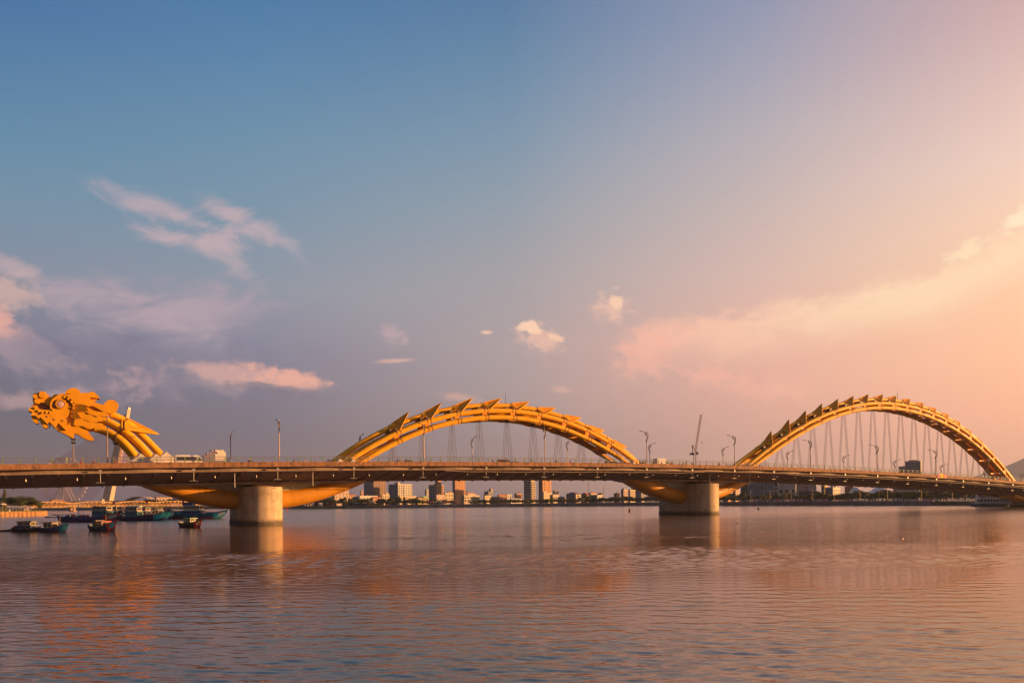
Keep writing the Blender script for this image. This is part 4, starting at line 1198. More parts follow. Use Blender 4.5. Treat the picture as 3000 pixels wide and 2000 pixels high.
boat('trawler','large turquoise and black trawler with red waterline and tall cream deckhouse', gp(584,1519), Y(-4), 17.,4.4,2.3,1.5,.7,1.2, TEAL, NAVY, RED, CYAN, WHITE,
     [(-2.2,6.8,3.1,1.3,1.35,BLUE,WHITE,'flat'),(-2.0,5.4,2.8,1.5,2.75,CREAM,WHITE,'flat'),(-3.4,3.2,2.4,.9,4.35,BLUE,BLUE,'flat')], [(2.2,5.2,0,WOOD),(7.6,5.0,.2,RED)], [clutter(2.5,6.5,1.5,2.4,8,14), railx(1,5.6,2.7,1.5), tyres((-6,-4.2,-1,1.2),1.2,2.25)])
boat('trawler','long cobalt blue and maroon trawler moored behind the red bowed boat', gp(262,1528), Y(-10), 17.5,4.4,2.2,1.3,.5,1.1, BLUE, MAR, MAR, RED, GREENP,
     [(4.2,4.6,2.8,1.5,1.5,TEAL,GREYR,'flat'),(4.2,4.2,2.6,1.2,3.05,CREAM,TEAL,'flat')], [(-3.4,6.4,0,TEAL),(1.2,4.8,0,WOOD)], [clutter(-6.5,1,1.3,2.6,11,18), tyres((-6.2,-4.4),1.2,2.25), poles((-5,-2.2,.6,2),1.3,2.6)])
boat('trawler','navy trawler whose pale green and red bow rises beside the cobalt trawler', gp(345,1522), Y(-18), 15.5,4.1,2.1,1.7,.5,1.4, NAVY, MAR, RED, GREENP, RED,
     [(-1.5,4.6,2.6,1.5,1.4,TEAL,GREYR,'flat'),(-1.5,4.2,2.4,1.2,2.95,CREAM,TEAL,'flat')], [(2.6,5.6,0,RED)], [clutter(1,5,1.4,2.2,13,14), poles((-4,0,3,5),1.4,2.4)])
bx = [(420,1524,'dark green black trawler with a turquoise bow, leftmost of the four boats rafted together',CYAN,NAVY,15),
      (444,1522,'dark trawler with turquoise bow and red forefoot, second of the four rafted boats',CYAN,BLUE,13.5),
      (462,1520.5,'dark trawler with chequered turquoise bow, third of the four rafted boats',TEAL,NAVY,13),
      (478,1519.5,'dark blue trawler with turquoise bow and red keel, rightmost of the four rafted boats',CYAN,BLUE,12.5)]
for i,(x,y,lb,bw,hm,L_) in enumerate(bx):
    boat('trawler', lb, gp(x,y), Y(-16-2*i), L_,3.9,2.0,1.5,.4,1.2, hm, TEAL if i%2 else MAR, RED if i in (1,3) else TAR, bw, WHITE if i==2 else None,
         [(-3.2,4.2,2.5,1.4,1.3,[TEAL,BLUE,CREAM,BLUE][i],GREYR,'flat'),(-3.2,3.6,2.2,1.1,2.75,CREAM,[BLUE,TEAL,GREENP,TEAL][i],'flat')], [(1.5,4.9+.3*i,0,WOOD)], [clutter(-.5,4,1.3,2.,20+i,14), poles((-4.5,-1,1,2.6,4),1.3,2.6)])
boat('trawler','half hidden blue trawler with bright green canopy behind the rafted boats', gp(400,1512), Y(-5), 14,3.9,2.0,1.2,.4,1., BLUE, TEAL, MAR, None, None,
     [(-1,7.,3.,1.3,1.4,TEAL,GREENP,'flat'),(-1,5.6,2.6,1.3,2.8,CREAM,GREENP,'arch')], [(4,6,0,WOOD)], [clutter(3,6,1.4,2,31,8)])
boat('trawler','blue trawler moored far right of the raft, tucked behind the cream deckhouse trawler', gp(500,1511), Y(-4), 13,3.8,2.,1.2,.4,1., NAVY, TEAL, None, CYAN, None,
     [(-1.5,5.,2.8,1.4,1.4,BLUE,GREYR,'flat')], [(3.4,5.5,0,WOOD)], [clutter(1,5,1.4,2,33,9), poles((-3,0,2),1.4,2.2)])
def sampan(label, x0, x1, y, pole=None, m=TAR):
    a_, b_ = gp(x0,y), gp(x1,y); c_ = (a_+b_)/2; L_ = (b_-a_).length
    o = thing('sampan', label, 'boat', c_, Y(-6), 'low sampans without cabins')
    q = MB(); q.loft(hull_rings(L_,L_*.17,.42,.28,.2,.3), closed=False); q.build('hull',[m],o,smooth=True)
    q = MB(); 
    for u in (-.2,.15): q.box((u*L_,0,.3),(.25,L_*.14,.05))
    q.build('thwart',[WOOD],o)
    if pole: q = MB(); q.tube([(pole[0],0,-.4),(pole[0]+.05,0,pole[1])],.05,6); q.build('pole',[WOOD],o)
    return o
sampan('low black sampan with an upright pole at the left edge', -14, 31, 1556, (-.55,2.1))
sampan('long dark sampan lying left of the cobalt trawler stern', 146, 196, 1515)
sampan('slim brown sampan below the truss bridge pier, farther out than the dark one', 168, 206, 1508, None, WOOD)
# flags on the moored boats
FLAGM = mat('red flag cloth', (.55,.03,.03), rough=.8, var=.15, scale=2)
for (x,y,yy,lb) in ((426,1469,215,'red flag flying over the rafted trawlers'),(534,1467,255,'red flag flying above the cream deckhouse trawler'),(330,1474,222,'red flag on a mast beside the leaning pylon foot')):
    p = at(x,y,yy); o = thing('flag', lb, 'flag', (p.x,p.y,1.6), RAD(-20), 'red flags on the boats')
    q = MB(); q.tube([(0,0,-.2),(0,0,p.z-1.6+.5)],.03,5); q.build('flag_pole',[WOOD],o)
    q = MB(); K=8
    q.loft([[(k*.11,.07*sin(k*1.1),p.z-1.6-.35),(k*.11,.07*sin(k*1.1+.3),p.z-1.6+.4)] for k in range(K)],closed=False); q.build('flag_cloth',[FLAGM],o)

# ---- tour boat on the right bank
TW = mat('white tour boat paint', (.5,.44,.42), rough=.5, var=.12, scale=.4, streak=.2)
p = gp(2905,1482.5); o = thing('tour_boat', 'white three deck tour boat moored by the right bank promenade', 'boat', p, RAD(-5))
Lb = 110*p.y/F
q = MB(); q.loft(hull_rings(Lb,6.,2.2,.5,.3,1.2), closed=False); q.build('hull',[mat('grey green boat hull', (.17,.2,.19), rough=.5)],o,smooth=True)
for k,(z,x0,x1) in enumerate(((1.5,-.44,.48),(3.9,-.42,.5),(6.2,-.40,.5))):
    q = MB(); q.box(((x0+x1)/2*Lb,0,z),((x1-x0)*Lb,6.4,.22)); q.build('deck_floor',[TW],o)
    if k<2:
        q = MB(); q.box(((x0+x1)/2*Lb+.2,0,z+1.15),((x1-x0)*Lb*.86,4.6,2.0)); c = q.build('cabin_wall',[TW],o)
        for j in range(11):
            g = MB(); x=(x0+.05+(x1-x0-.1)*j/10.)*Lb
            g.box((x,-2.32,z+1.25),(.95,.08,1.1)); g.build('window',[DGLASS],c)
    q = MB()
    for j in range(13):
        x=(x0+(x1-x0)*j/12)*Lb
        q.tube([(x,-3.05,z),(x,-3.05,z+(2.3 if k<2 else 1.6))],.06,5); q.tube([(x,3.05,z),(x,3.05,z+(2.3 if k<2 else 1.6))],.06,5)
    for zz in (.55,1.0): q.tube([(x0*Lb,-3.05,z+zz),(x1*Lb,-3.05,z+zz)],.05,5)
    q.build('deck_rail',[TW],o)
q = MB(); q.box((.05*Lb,0,8.5),(.72*Lb,6.2,.16)); q.build('canopy_roof',[TW],o)
for x in (-.25,.0,.2,.38):
    q=MB(); q.tube([(x*Lb,-3,6.3),(x*Lb,-3,8.5)],.06,5); q.tube([(x*Lb,3,6.3),(x*Lb,3,8.5)],.06,5); q.build('canopy_post',[TW],o)
q = MB(); q.box((-.12*Lb,-3.3,5.4),(.4*Lb,.08,.85)); q.build('orange_banner',[mat('orange banner cloth', (.62,.30,.05), rough=.8)],o)
# ---- buoys, birds' perch sticks and flotsam
BUR = mat('red buoy paint', (.45,.02,.025), rough=.5, var=.2, scale=2); BUG = mat('dark green buoy paint', (.02,.05,.035), rough=.5)
p = gp(1844.5,1499); o = thing('buoy','red can buoy floating in front of the second pier','buoy',p); k=p.y/F
q=MB(); q.lathe([(0,-.3),(3.6*k,-.2),(3.7*k,2.2*k),(2.6*k,3*k),(2.7*k,10*k),(0,10.3*k)],n=16); q.build('float',[BUR],o)
q=MB(); q.lathe([(2.9*k,7*k),(2.9*k,8.3*k)],n=16); q.build('reflective_band',[WHITE],o)
p = gp(2222,1492); o = thing('buoy','dark conical buoy with topmark floating right of the second pier','buoy',p); k=p.y/F
q=MB(); q.lathe([(0,-.3),(4.6*k,-.2),(4.8*k,1.2*k),(3*k,2*k),(.9*k,6*k),(.8*k,9*k),(0,9.3*k)],n=16); q.build('float',[BUG],o)
q=MB(); q.lathe([(0,9*k),(1.3*k,9*k),(0,12.5*k)],n=10); q.build('topmark',[BUG],o)
p = gp(841.5,1495.5); o = thing('buoy','small red spar buoy just right of the first pier','buoy',p); k=p.y/F
q=MB(); q.lathe([(0,-.3),(2*k,-.2),(2.1*k,2*k),(.9*k,3.5*k),(.7*k,7.5*k),(0,7.8*k)],n=12); q.build('float',[BUR],o)
q=MB(); q.lathe([(0,7*k),(1.2*k,7.2*k),(0,8.6*k)],n=8); q.build('topmark',[BUR],o)
FO = mat('yellow foam flotsam', (.65,.42,.2), rough=.8, scale=3)
def flotsam(x,y,wd,lb,m):
    p=gp(x,y); k=p.y/F; o=thing('flotsam',lb,'flotsam',p,rng.random())
    q=MB(); N=12; r=random.Random(int(x)); rr=[]
    for j,(rad,z) in enumerate(((.2,-.12),(1.,-.05),(1.05,.12),(.7,.3),(.15,.36))):
        rr.append([(wd*k*rad*cos(2*pi*i/N)*(.8+.4*r.random()),wd*k*.6*rad*sin(2*pi*i/N)*(.8+.4*r.random()),wd*k*z*1.6) for i in range(N)])
    q.loft(rr); q.build('drift_lump',[m],o,smooth=True); return o
flotsam(2643,1577.5,5.5,'pale orange lump of foam drifting on the golden water at right',FO)
flotsam(440,1761,2.2,'tiny dark lump drifting on the empty water at lower left',TAR)
flotsam(2160,1532,3,'small dark clump drifting below the second pier',TAR)
flotsam(918,1521,2.,'tiny pale speck of foam drifting right of the first pier',WHITE)
for (x,y,lb) in ((1136,1490.5,'crooked stick poking out of the calm water below the far bank'),(382,1551,'bent stick poking out of the water right of the red bowed boat')):
    p=gp(x,y); k=p.y/F; o=thing('stick',lb,'stick',p); q=MB()
    q.tube([(-2*k,0,-.2),(0,0,2.2*k),(2.2*k,0,6*k)],[.9*k,.7*k,.3*k],6); q.tube([(0,0,2.2*k),(-5*k,.1,4.6*k)],[.6*k,.2*k],5); q.build('branch',[TAR],o)
# mooring line
q=MB(); a_=gp(232,1557)+Vector((0,0,.55)); b_=gp(262,1553)+Vector((0,0,.5)); a_=gp(205,1553)+Vector((0,0,.7))
q.tube([a_+(b_-a_)*(i/8.)+Vector((0,0,-.55*sin(pi*i/8.))) for i in range(9)],.018,4)
tag(q.build('mooring_rope',[WOOD]),'slack rope between the turquoise bowed boat and the red bowed boat','rope')
# ================================================================= STREET LAMPS
def make_lamp(name, label, loc, rz):
    o = thing(name, label, 'street lamp', loc, rz, 'curled arm street lamps along the bridge')
    return o
HL = 9.6
q = MB(); q.tube([(0,0,0),(0,0,.9),(0,0,HL-2.6),(0,0,HL-.9),(0,0,HL)],[.13,.11,.08,.05,.03],8); q.lathe([(0,0),(.26,0),(.26,.12),(.16,.2),(.14,.9),(.11,1.)],n=10)
LPOLE = q.mesh('pole',[POLEM],True)
q = MB()     # leaf shaped scroll around the pole head: two curved blades and a small leaf; arm along +y
def blade(pts, wd, th=.05):
    rr=[]
    for i,p in enumerate(pts):
        u=i/(len(pts)-1); w_=wd*sin(pi*(.08+.9*u))
        a=Vector(pts[min(i+1,len(pts)-1)])-Vector(pts[max(0,i-1)]); n=Vector((0,-a.z,a.y)).normalized()
        p=Vector(p); rr.append([p+n*w_/2+Vector((th,0,0)),p-n*w_/2+Vector((th,0,0)),p-n*w_/2-Vector((th,0,0)),p+n*w_/2-Vector((th,0,0))])
    q.loft(rr)
z=HL
blade([(0,-.02,z-2.75),(0,-.30,z-2.3),(0,-.52,z-1.75),(0,-.52,z-1.2),(0,-.30,z-.75),(0,0.05,z-.55)],.26)
blade([(0,.05,z-1.5),(0,.32,z-1.25),(0,.52,z-.95),(0,.72,z-.55),(0,.95,z-.40)],.30)
blade([(0,-.15,z-2.35),(0,.05,z-2.6),(0,.14,z-2.85),(0,.3,z-3.2)],.34)
blade([(0,.32,z-2.5),(0,.1,z-2.72),(0,-.12,z-3.05)],.30)
LBR = q.mesh('scroll_bracket',[LEAFM])
q = MB(); q.tube([(0,0,z-.55),(0,.8,z-.42),(0,2.05,z-.12)],[.055,.05,.045],6); LARM=q.mesh('lamp_arm',[LEAFM],True)
q = MB(); q.loft([[(-.05,1.9,z-.2),(.05,1.9,z-.2),(.05,1.9,z-.1),(-.05,1.9,z-.1)],[(-.17,2.3,z-.14),(.17,2.3,z-.14),(.15,2.3,z+.03),(-.15,2.3,z+.03)],[(-.1,2.95,z+.0),(.1,2.95,z+.0),(.08,2.95,z+.1),(-.08,2.95,z+.1)]]); LHD=q.mesh('lamp_head',[LEAFM])
q = MB(); q.box((0,2.4,z-.11),(.2,.6,.05)); LLENS=q.mesh('lamp_lens',[GLASSL])
def lamp(label, s, t, flip, hs=1.):
    p = BW(s,t,zr(s)); o = thing('street_lamp', label, 'street lamp', p, ROTB+(pi if flip else 0), 'curled arm street lamps along the bridge')
    o.scale=(1,1,hs); put('pole',LPOLE,o); put('scroll_bracket',LBR,o); put('lamp_arm',LARM,o); h=put('lamp_head',LHD,o); put('lamp_lens',LLENS,h)
    return o
wh_n = {-1:'street lamp on the near parapet rising in front of the dragon head and neck',
 0:'tall brown street lamp on the near parapet above the first pier',
 1:'near street lamp overlapping the rising tubes of the left arch',
 2:'near street lamp standing under the falling side of the left arch',
 3:'taller near street lamp just right of the left arch foot',
 4:'taller near street lamp just left of the right arch foot',
 5:'first near street lamp inside the right arch from the left',
 6:'second near street lamp inside the right arch from the left',
 7:'third near street lamp inside the right arch, under the crown side',
 8:'fourth near street lamp inside the right arch, beside the hotel roof',
 9:'small near street lamp at the falling foot of the right arch',
 10:'near street lamp at the far right end past the right arch'}
for k in range(-1,11): lamp(wh_n[k], 1.1+32*k+(.8 if k<0 else 0), -18.15, False)
far_px = [676,1055,1383,1662,1903.5,2118,2307,2471.8,2621,2756.6,2884,2990]
wh_f = ['dark far side street lamp just right of the truck with stacked boxes','far side street lamp peeping over the rising tubes of the left arch','far side street lamp in the middle of the left arch opening',
 'far side street lamp beneath the falling side of the left arch','shorter far side street lamp beside the taller one right of the left arch','shorter far side street lamp left of the right arch foot',
 'shorter far side street lamp at the rising foot inside the right arch','second shorter far side lamp inside the right arch','third shorter far side lamp inside the right arch','fourth shorter far side lamp inside the right arch, nearest the hotel',
 'far side street lamp hidden by the falling foot of the right arch','far side street lamp at the right edge in front of the misty hill']
for x,lb in zip(far_px,wh_f):
    s,_=on_t(x,1345,18.15); lamp(lb,s,18.15,True)
# floodlight pole beside the head
s,_=on_t(215.5,1352,-14.9); _,zt=on_t(215.5,1284,-14.9)
o=thing('floodlight_pole','slim pole with two black floodlight boxes under the dragon chin','floodlight',BW(s,-15.6,zr(s)),ROTB); hz=zt-zr(s)
q=MB(); q.tube([(0,0,0),(0,0,hz)],[.1,.07],8); q.build('pole',[POLEM],o)
for dz in (.25,.85):
    q=MB(); q.box((0,-.12,hz-dz),(.75,.3,.36)); f=q.build('floodlight',[LEAFM],o); q=MB(); q.box((0,-.28,hz-dz),(.64,.03,.27)); q.build('lens',[DGLASS],f)

# ================================================================= PEOPLE
def skin_body(name, pts, edges, mats, zone):
    """continuous body: joints with radii grown into one surface by the Skin modifier"""
    me=bpy.data.meshes.new(name); me.from_pydata([p[:3] for p in pts],edges,[])
    ob=bpy.data.objects.new(name,me); COL.objects.link(ob)
    md=ob.modifiers.new('skin','SKIN'); md.use_smooth_shade=True
    for v,p in zip(me.skin_vertices[0].data,pts): v.radius=(p[3],p[4] if len(p)>4 else p[3])
    me.skin_vertices[0].data[0].use_root=True
    sb=ob.modifiers.new('sub','SUBSURF'); sb.levels=1; sb.render_levels=1
    dg=bpy.context.evaluated_depsgraph_get(); dg.update(); r=bpy.data.meshes.new_from_object(ob.evaluated_get(dg)); r.name=name
    bpy.data.objects.remove(ob); bpy.data.meshes.remove(me)
    r.materials.clear()
    for m in mats: r.materials.append(m)
    for p in r.polygons: p.material_index=zone(p.center); p.use_smooth=True
    return r
SEAT=[(-.18,0,.80,.16,.14),(-.14,0,.98,.15,.13),(-.06,0,1.18,.17,.13),(-.02,0,1.32,.12,.10),(.0,0,1.41,.055),(.03,0,1.50,.10,.085),(.04,0,1.60,.105,.09),(.10,0,1.52,.03),
 (-.02,.20,1.29,.06),(.12,.27,1.06,.048),(.38,.27,1.02,.036),(.46,.27,1.02,.04),
 (-.02,-.20,1.29,.06),(.12,-.27,1.06,.048),(.38,-.27,1.02,.036),(.46,-.27,1.02,.04),
 (-.10,.12,.78,.10),(.30,.17,.72,.075),(.24,.17,.36,.05),(.36,.17,.30,.045),
 (-.10,-.12,.78,.10),(.30,-.17,.72,.075),(.24,-.17,.36,.05),(.36,-.17,.30,.045)]
SE=[(0,1),(1,2),(2,3),(3,4),(4,5),(5,6),(5,7),(3,8),(8,9),(9,10),(10,11),(3,12),(12,13),(13,14),(14,15),(0,16),(16,17),(17,18),(18,19),(0,20),(20,21),(21,22),(22,23)]
def seatzone(c):
    if c.z>1.40 or (c.x>.34 and c.z>.95): return 0
    return 1 if c.z>.86 else 2
SHIRTS=[paint('pink jacket',(.50,.08,.12)),paint('dark jacket',(.03,.03,.04)),paint('white shirt',(.6,.55,.5)),paint('red jacket',(.4,.04,.04)),paint('blue shirt',(.05,.09,.2)),paint('khaki shirt',(.25,.2,.12))]
TROU=[paint('dark trousers',(.02,.02,.03)),paint('jeans',(.04,.06,.1)),paint('pale trousers',(.4,.35,.3))]
BODY={}
def rider_mesh(si,ti):
    if (si,ti) not in BODY:
        if 'base' not in BODY: BODY['base']=skin_body('person',SEAT,SE,[SKIN,SHIRTS[0],TROU[0]],seatzone)
        m=BODY['base'].copy(); m.materials[1]=SHIRTS[si]; m.materials[2]=TROU[ti]; BODY[(si,ti)]=m
    return BODY[(si,ti)]
q=MB(); q.lathe([(.125,0),(.14,.05),(.135,.12),(.10,.18),(.05,.205),(0,.21)],(0,0,0),14); q.box((.12,0,.03),(.12,.16,.02)); 
HELM={k:q.mesh('helmet',[m],True) for k,m in (('red',paint('red helmet',(.5,.03,.06))),('white',paint('white helmet',(.6,.57,.54))),('black',paint('black helmet',(.02,.02,.02))),('blue',paint('blue helmet',(.04,.1,.3))))}
STAND=[(0,0,.92,.15,.12),(0,0,1.10,.14,.11),(0,0,1.30,.16,.11),(0,0,1.42,.11,.09),(0,0,1.50,.05),(.02,0,1.58,.09,.08),(.02,0,1.68,.095,.085),(.09,0,1.6,.03),
 (0,.19,1.40,.055),(.02,.23,1.13,.045),(.08,.24,.90,.034),(.1,.24,.82,.035),(0,-.19,1.40,.055),(-.02,-.23,1.13,.045),(.04,-.24,.90,.034),(.05,-.24,.82,.035),
 (.0,.10,.88,.095),(.08,.10,.48,.07),(.02,.10,.09,.045),(.16,.10,.05,.04),(0,-.10,.88,.095),(-.06,-.10,.48,.07),(-.16,-.10,.10,.045),(-.04,-.10,.05,.04)]
def standzone(c):
    if c.z>1.49 or (c.z<.95 and abs(c.y)>.2): return 0
    return 1 if c.z>.93 else 2
STM=None
def stand_mesh(si,ti):
    global STM
    if STM is None: STM=skin_body('person',STAND,SE,[SKIN,SHIRTS[0],TROU[0]],standzone)
    m=STM.copy(); m.materials[1]=SHIRTS[si]; m.materials[2]=TROU[ti]; return m
q=MB(); q.lathe([(.10,0),(.112,.05),(.105,.12),(.06,.17),(0,.18)],(0,0,0),12); HAIRM=q.mesh('hair',[HAIR],True)

# ================================================================= VEHICLES
def wheel_mesh(r,w_,rimm=CHROME):
    q=MB(); q.lathe([(r*.55,-w_/2),(r*.92,-w_/2),(r,-w_*.3),(r,w_*.3),(r*.92,w_/2),(r*.55,w_/2)],n=20,axis='Y'); t=q.mesh('tyre',[TYRE],True)
    q=MB(); q.lathe([(0,-w_*.42),(r*.5,-w_*.45),(r*.58,-w_*.3),(r*.58,w_*.3),(r*.5,w_*.45),(0,w_*.42)],n=16,axis='Y'); return t,q.mesh('rim',[rimm],True)
# --- motorbike (scooter), facing +x
MBW=wheel_mesh(.28,.11)
def bike_meshes(m):
    d={}
    q=MB(); q.loft([[(x,-w_,z0),(x,w_,z0),(x,w_*.8,z1),(x,-w_*.8,z1)] for x,w_,z0,z1 in ((-.82,.05,.55,.66),(-.6,.13,.40,.70),(-.2,.15,.34,.70),(.05,.14,.26,.42),(.3,.13,.26,.40),(.42,.15,.30,.75),(.52,.12,.45,.98),(.60,.08,.7,.98))]); d['body']=q.mesh('body',[m],True)
    q=MB(); q.loft([[(x,-w_,z),(x,w_,z),(x,w_*.9,z+.1),(x,-w_*.9,z+.1)] for x,w_,z in ((-.78,.08,.72),(-.5,.15,.70),(-.05,.13,.67),(.02,.06,.66))]); d['seat']=q.mesh('seat',[TYRE],True)
    q=MB(); q.tube([(.48,-.33,1.02),(.52,-.1,1.03),(.52,.1,1.03),(.48,.33,1.02)],.018,6); q.tube([(.52,0,1.02),(.62,0,.62),(.70,0,.28)],.04,8)
    for sg in (-1,1): q.tube([(.5,sg*.25,1.04),(.52,sg*.32,1.22)],.01,5); q.box((.52,sg*.33,1.25),(.02,.12,.07))
    d['handlebar']=q.mesh('handlebar',[ANCH],True)
    q=MB(); q.lathe([(.0,.05),(.075,.03),(.08,-.06),(0,-.09)],(.62,0,.9),10,'X'); d['headlight']=q.mesh('headlight',[HEADL],True)
    q=MB(); q.box((-.84,0,.66),(.05,.16,.07)); d['tail_light']=q.mesh('tail_light',[paint('red lens',(.5,.02,.02))])
    return d
BM={k:bike_meshes(m) for k,m in (('white',WHITE),('black',paint('black scooter paint',(.02,.02,.025))),('red',paint('red scooter paint',(.35,.02,.03))),('blue',paint('blue scooter paint',(.03,.07,.2))))}
def bike(label, rlabel, s, t, dirn, col, shirt, trou, helm, passenger=None):
    rz=ROTB+(0 if dirn>0 else pi); p=BW(s,t,zr(s)+.01)
    o=thing('motorbike',label,'motorbike',p,rz,'motorbikes crossing the bridge')
    for k,m in BM[col].items(): put(k,m,o)
    for x in (-.62,.68):
        w_=put('wheel',MBW[0],o,(x,0,.28)); put('rim',MBW[1],w_)
    ps=[(0,rlabel,shirt,helm)]+([(-.42,passenger[0],passenger[1],passenger[2])] if passenger else [])
    for dx,lb,sh,hm in ps:
        off=Vector((cos(rz)*dx,sin(rz)*dx,0)); r=put('person',rider_mesh(sh,trou),None,p+off,rz); tag(r,lb,'person','motorbike riders on the bridge')
        put('helmet',HELM[hm],r,(.04,0,1.53))
def sx_(x,t): return on_t(x,1350,t)[0]
bikes=[ # px, lane t, dir, bike, shirt, trousers, helmet, where, passenger
 (193,-13.2,1,'white',2,0,'white','under the dragon chin',None),(238,-13.6,1,'black',0,1,'red','right of the floodlight pole',None),(275,-13.2,1,'black',3,1,'red','beside the near lamp at the dragon neck',None),
 (337,-13.8,1,'red',0,0,'red','in front of the leaning pylon',None),(735,-13.4,1,'black',1,0,'black','above the first pier',(1,'white')),(861,-13.2,1,'black',5,0,'black','right of the tall brown lamp',None),
 (893,-13.6,1,'white',2,0,'black','ahead of the one right of the brown lamp',None),(1066,12.8,-1,'white',2,0,'white','at the left foot of the left arch',None),
 (1165,-13.4,1,'black',4,1,'blue','by the first hanger group of the left arch',None),(1173,-12.4,1,'red',3,0,'red','close behind the first hanger group',None),(1190,-13.5,1,'black',1,0,'black','between the first two hanger groups',None),
 (1443,-13.2,1,'black',1,0,'black','left of the dark off-road car',None),(1556,-13.4,1,'black',5,0,'black','by the sixth hanger group of the left arch',None),(1628,-13.2,1,'blue',1,1,'white','by the seventh hanger group of the left arch',None),
 (1670,-13.5,1,'red',0,0,'red','in pink near the falling tubes of the left arch',None),(1917,-13.2,1,'black',1,0,'black','left of the white van box beyond the left arch',None),(1938,-13.6,1,'blue',4,1,'blue','in front of the small white truck',None),
 (1966,-13.2,1,'black',1,0,'black','just right of the small white truck',(0,'red')),(1972,-12.2,1,'red',3,0,'red','beside the pair right of the small white truck',None),(2001,-13.4,1,'black',4,0,'blue','midway between the two arches',None),
 (2027,-13.3,1,'black',1,0,'black','below the tower crane',None),(2105,-13.4,1,'black',1,0,'black','left of the lamp before the right arch',None),(2128,-13.2,1,'blue',4,1,'black','between the two lamps before the right arch',None),
 (2138,-12.6,1,'black',5,0,'white','just left of the taller lamp before the right arch',None),(2192,-13.5,1,'white',2,0,'white','at the rising foot of the right arch',None),(2226,-13.2,1,'blue',4,1,'blue','under the rising tubes of the right arch',None),
 (2343,-13.4,1,'white',2,0,'white','by the third hanger group of the right arch',None),(2481,-13.2,1,'red',3,0,'red','by the red and white stripe under the right arch',None)]
for x,t,dn,bc,sh,tr,hm,wh,pas in bikes:
    cn={'white':'white','black':'black','red':'red','blue':'blue'}[bc]; sn=['pink','dark','white','red','blue','khaki'][sh]
    bike(f'{cn} motorbike {wh}', f'{sn} topped motorbike rider {wh}', sx_(x,t), t, dn, bc, sh, tr, hm, (f'pillion passenger {wh}',pas[0],pas[1]) if pas else None)
for x,sh,tr,lb in ((1874.5,4,0,'pedestrian in a dark blue top by the first lamp right of the left arch'),(1884,2,2,'pedestrian in pale clothes between two others near the lamp'),(1890,3,0,'pedestrian in a red top left of the near lamp'),(1914,1,0,'pedestrian in black on the near walkway left of the white truck'),(2001.5+9,1,1,'pedestrian in dark clothes at the railing between the arches')):
    s=sx_(x,-17.4); r=put('person',stand_mesh(sh,tr),None,BW(s,-17.4,zr(s)+.01),ROTB+rng.random()*.5); tag(r,lb,'person','people walking on the near walkway'); put('hair',HAIRM,r,(.015,0,1.64))
# --- van, cars: lofted bodies facing +x
def carbody(prof, wd, m, tum=.82, z_belt=None):
    """prof: list of x, z_bottom, z_belt, z_top per station"""
    q=MB(); rr=[]
    for x,zb_,zl,zt,k in prof:
        w_=wd/2*k
        rr.append([(x,-w_,zb_+.08),(x,-w_*1.0,(zb_+zl)/2),(x,-w_*.98,zl),(x,-w_*(tum if zt>zl+.08 else .93),max(zt-.06,zl+.01)),(x,-w_*(tum-.12 if zt>zl+.08 else .7),max(zt,zl+.03)),(x,w_*(tum-.12 if zt>zl+.08 else .7),max(zt,zl+.03)),(x,w_*(tum if zt>zl+.08 else .93),max(zt-.06,zl+.01)),(x,w_*.98,zl),(x,w_*1.0,(zb_+zl)/2),(x,w_,zb_+.08),(x,w_*.8,zb_),(x,-w_*.8,zb_)])
    q.loft(rr); return q
def vehicle(name,label,cat,s,t,dirn,prof,wd,m,tum,wins,axles,r,extra=None):
    rz=ROTB+(0 if dirn>0 else pi); o=thing(name,label,cat,BW(s,t,zr(s)+.01),rz)
    b=carbody(prof,wd,m,tum).build('body',[m],o,smooth=True)
    for poly in wins:                                     # side windows follow the tumblehome, both sides
        for sg in (-1,1):
            q=MB(); pts=[(x,sg*(wd/2*(.98-(.98-tum)*f)+.012),z) for x,z,f in poly]; pin=[(x,y-sg*.03,z) for x,y,z in pts]; n=len(pts)
            q.add(pts+pin,[tuple(range(n)),tuple(range(2*n-1,n-1,-1))]+[(i,n+i,n+(i+1)%n,(i+1)%n) for i in range(n)]); q.build('window',[DGLASS],o)
    T,Rm=wheel_mesh(r,.22)
    for x in axles:
        for sg in (-1,1):
            w_=put('wheel',T,o,(x,sg*(wd/2-.1),r)); put('rim',Rm,w_)
    xf=prof[-1][0]; xr=prof[0][0]
    for sg in (-1,1):
        q=MB(); q.box((xf-.12,sg*wd*.36,prof[-2][2]-.18),(.22,.34,.16)); q.build('headlight',[HEADL],o)
        q=MB(); q.box((xr+.02,sg*wd*.42,prof[0][2]-.1),(.06,.18,.3)); q.build('tail_light',[paint('red lens',(.5,.02,.02))],o)
    q=MB(); q.box((xf-.03,0,prof[-1][1]+.18),(.2,wd*.92,.22)); q.box((xr+.02,0,prof[0][1]+.18),(.16,wd*.92,.22)); q.build('bumper',[ANCH],o)
    if extra: extra(o)
    return o
VANP=[(-2.85,.42,1.35,2.35,.96),(-2.75,.35,1.35,2.58,1.),(-1.,.32,1.35,2.62,1.),(1.0,.32,1.35,2.60,1.),(1.35,.32,1.35,2.45,1.),(1.75,.32,1.34,1.9,1.),(2.15,.32,1.25,1.3,.98),(2.75,.34,1.02,1.06,.92),(2.88,.42,.8,.84,.82)]
s=sx_(560,-9.4)
VANP=[(x*1.1,)+tuple(r) for x,*r in VANP]
vehicle('van','white high roof passenger van with dark windows just right of the dragon neck','van',s,-9.4,1,VANP,2.0,WHITE,.88,
 [[(-2.86,1.42,.05),(.93,1.42,.05),(.93,2.15,.75),(-2.86,2.15,.75)],[(1.1,1.42,.05),(2.1,1.40,.05),(1.6,2.1,.75),(1.1,2.12,.75)]],(-2.0,2.1),.36)
q0=None
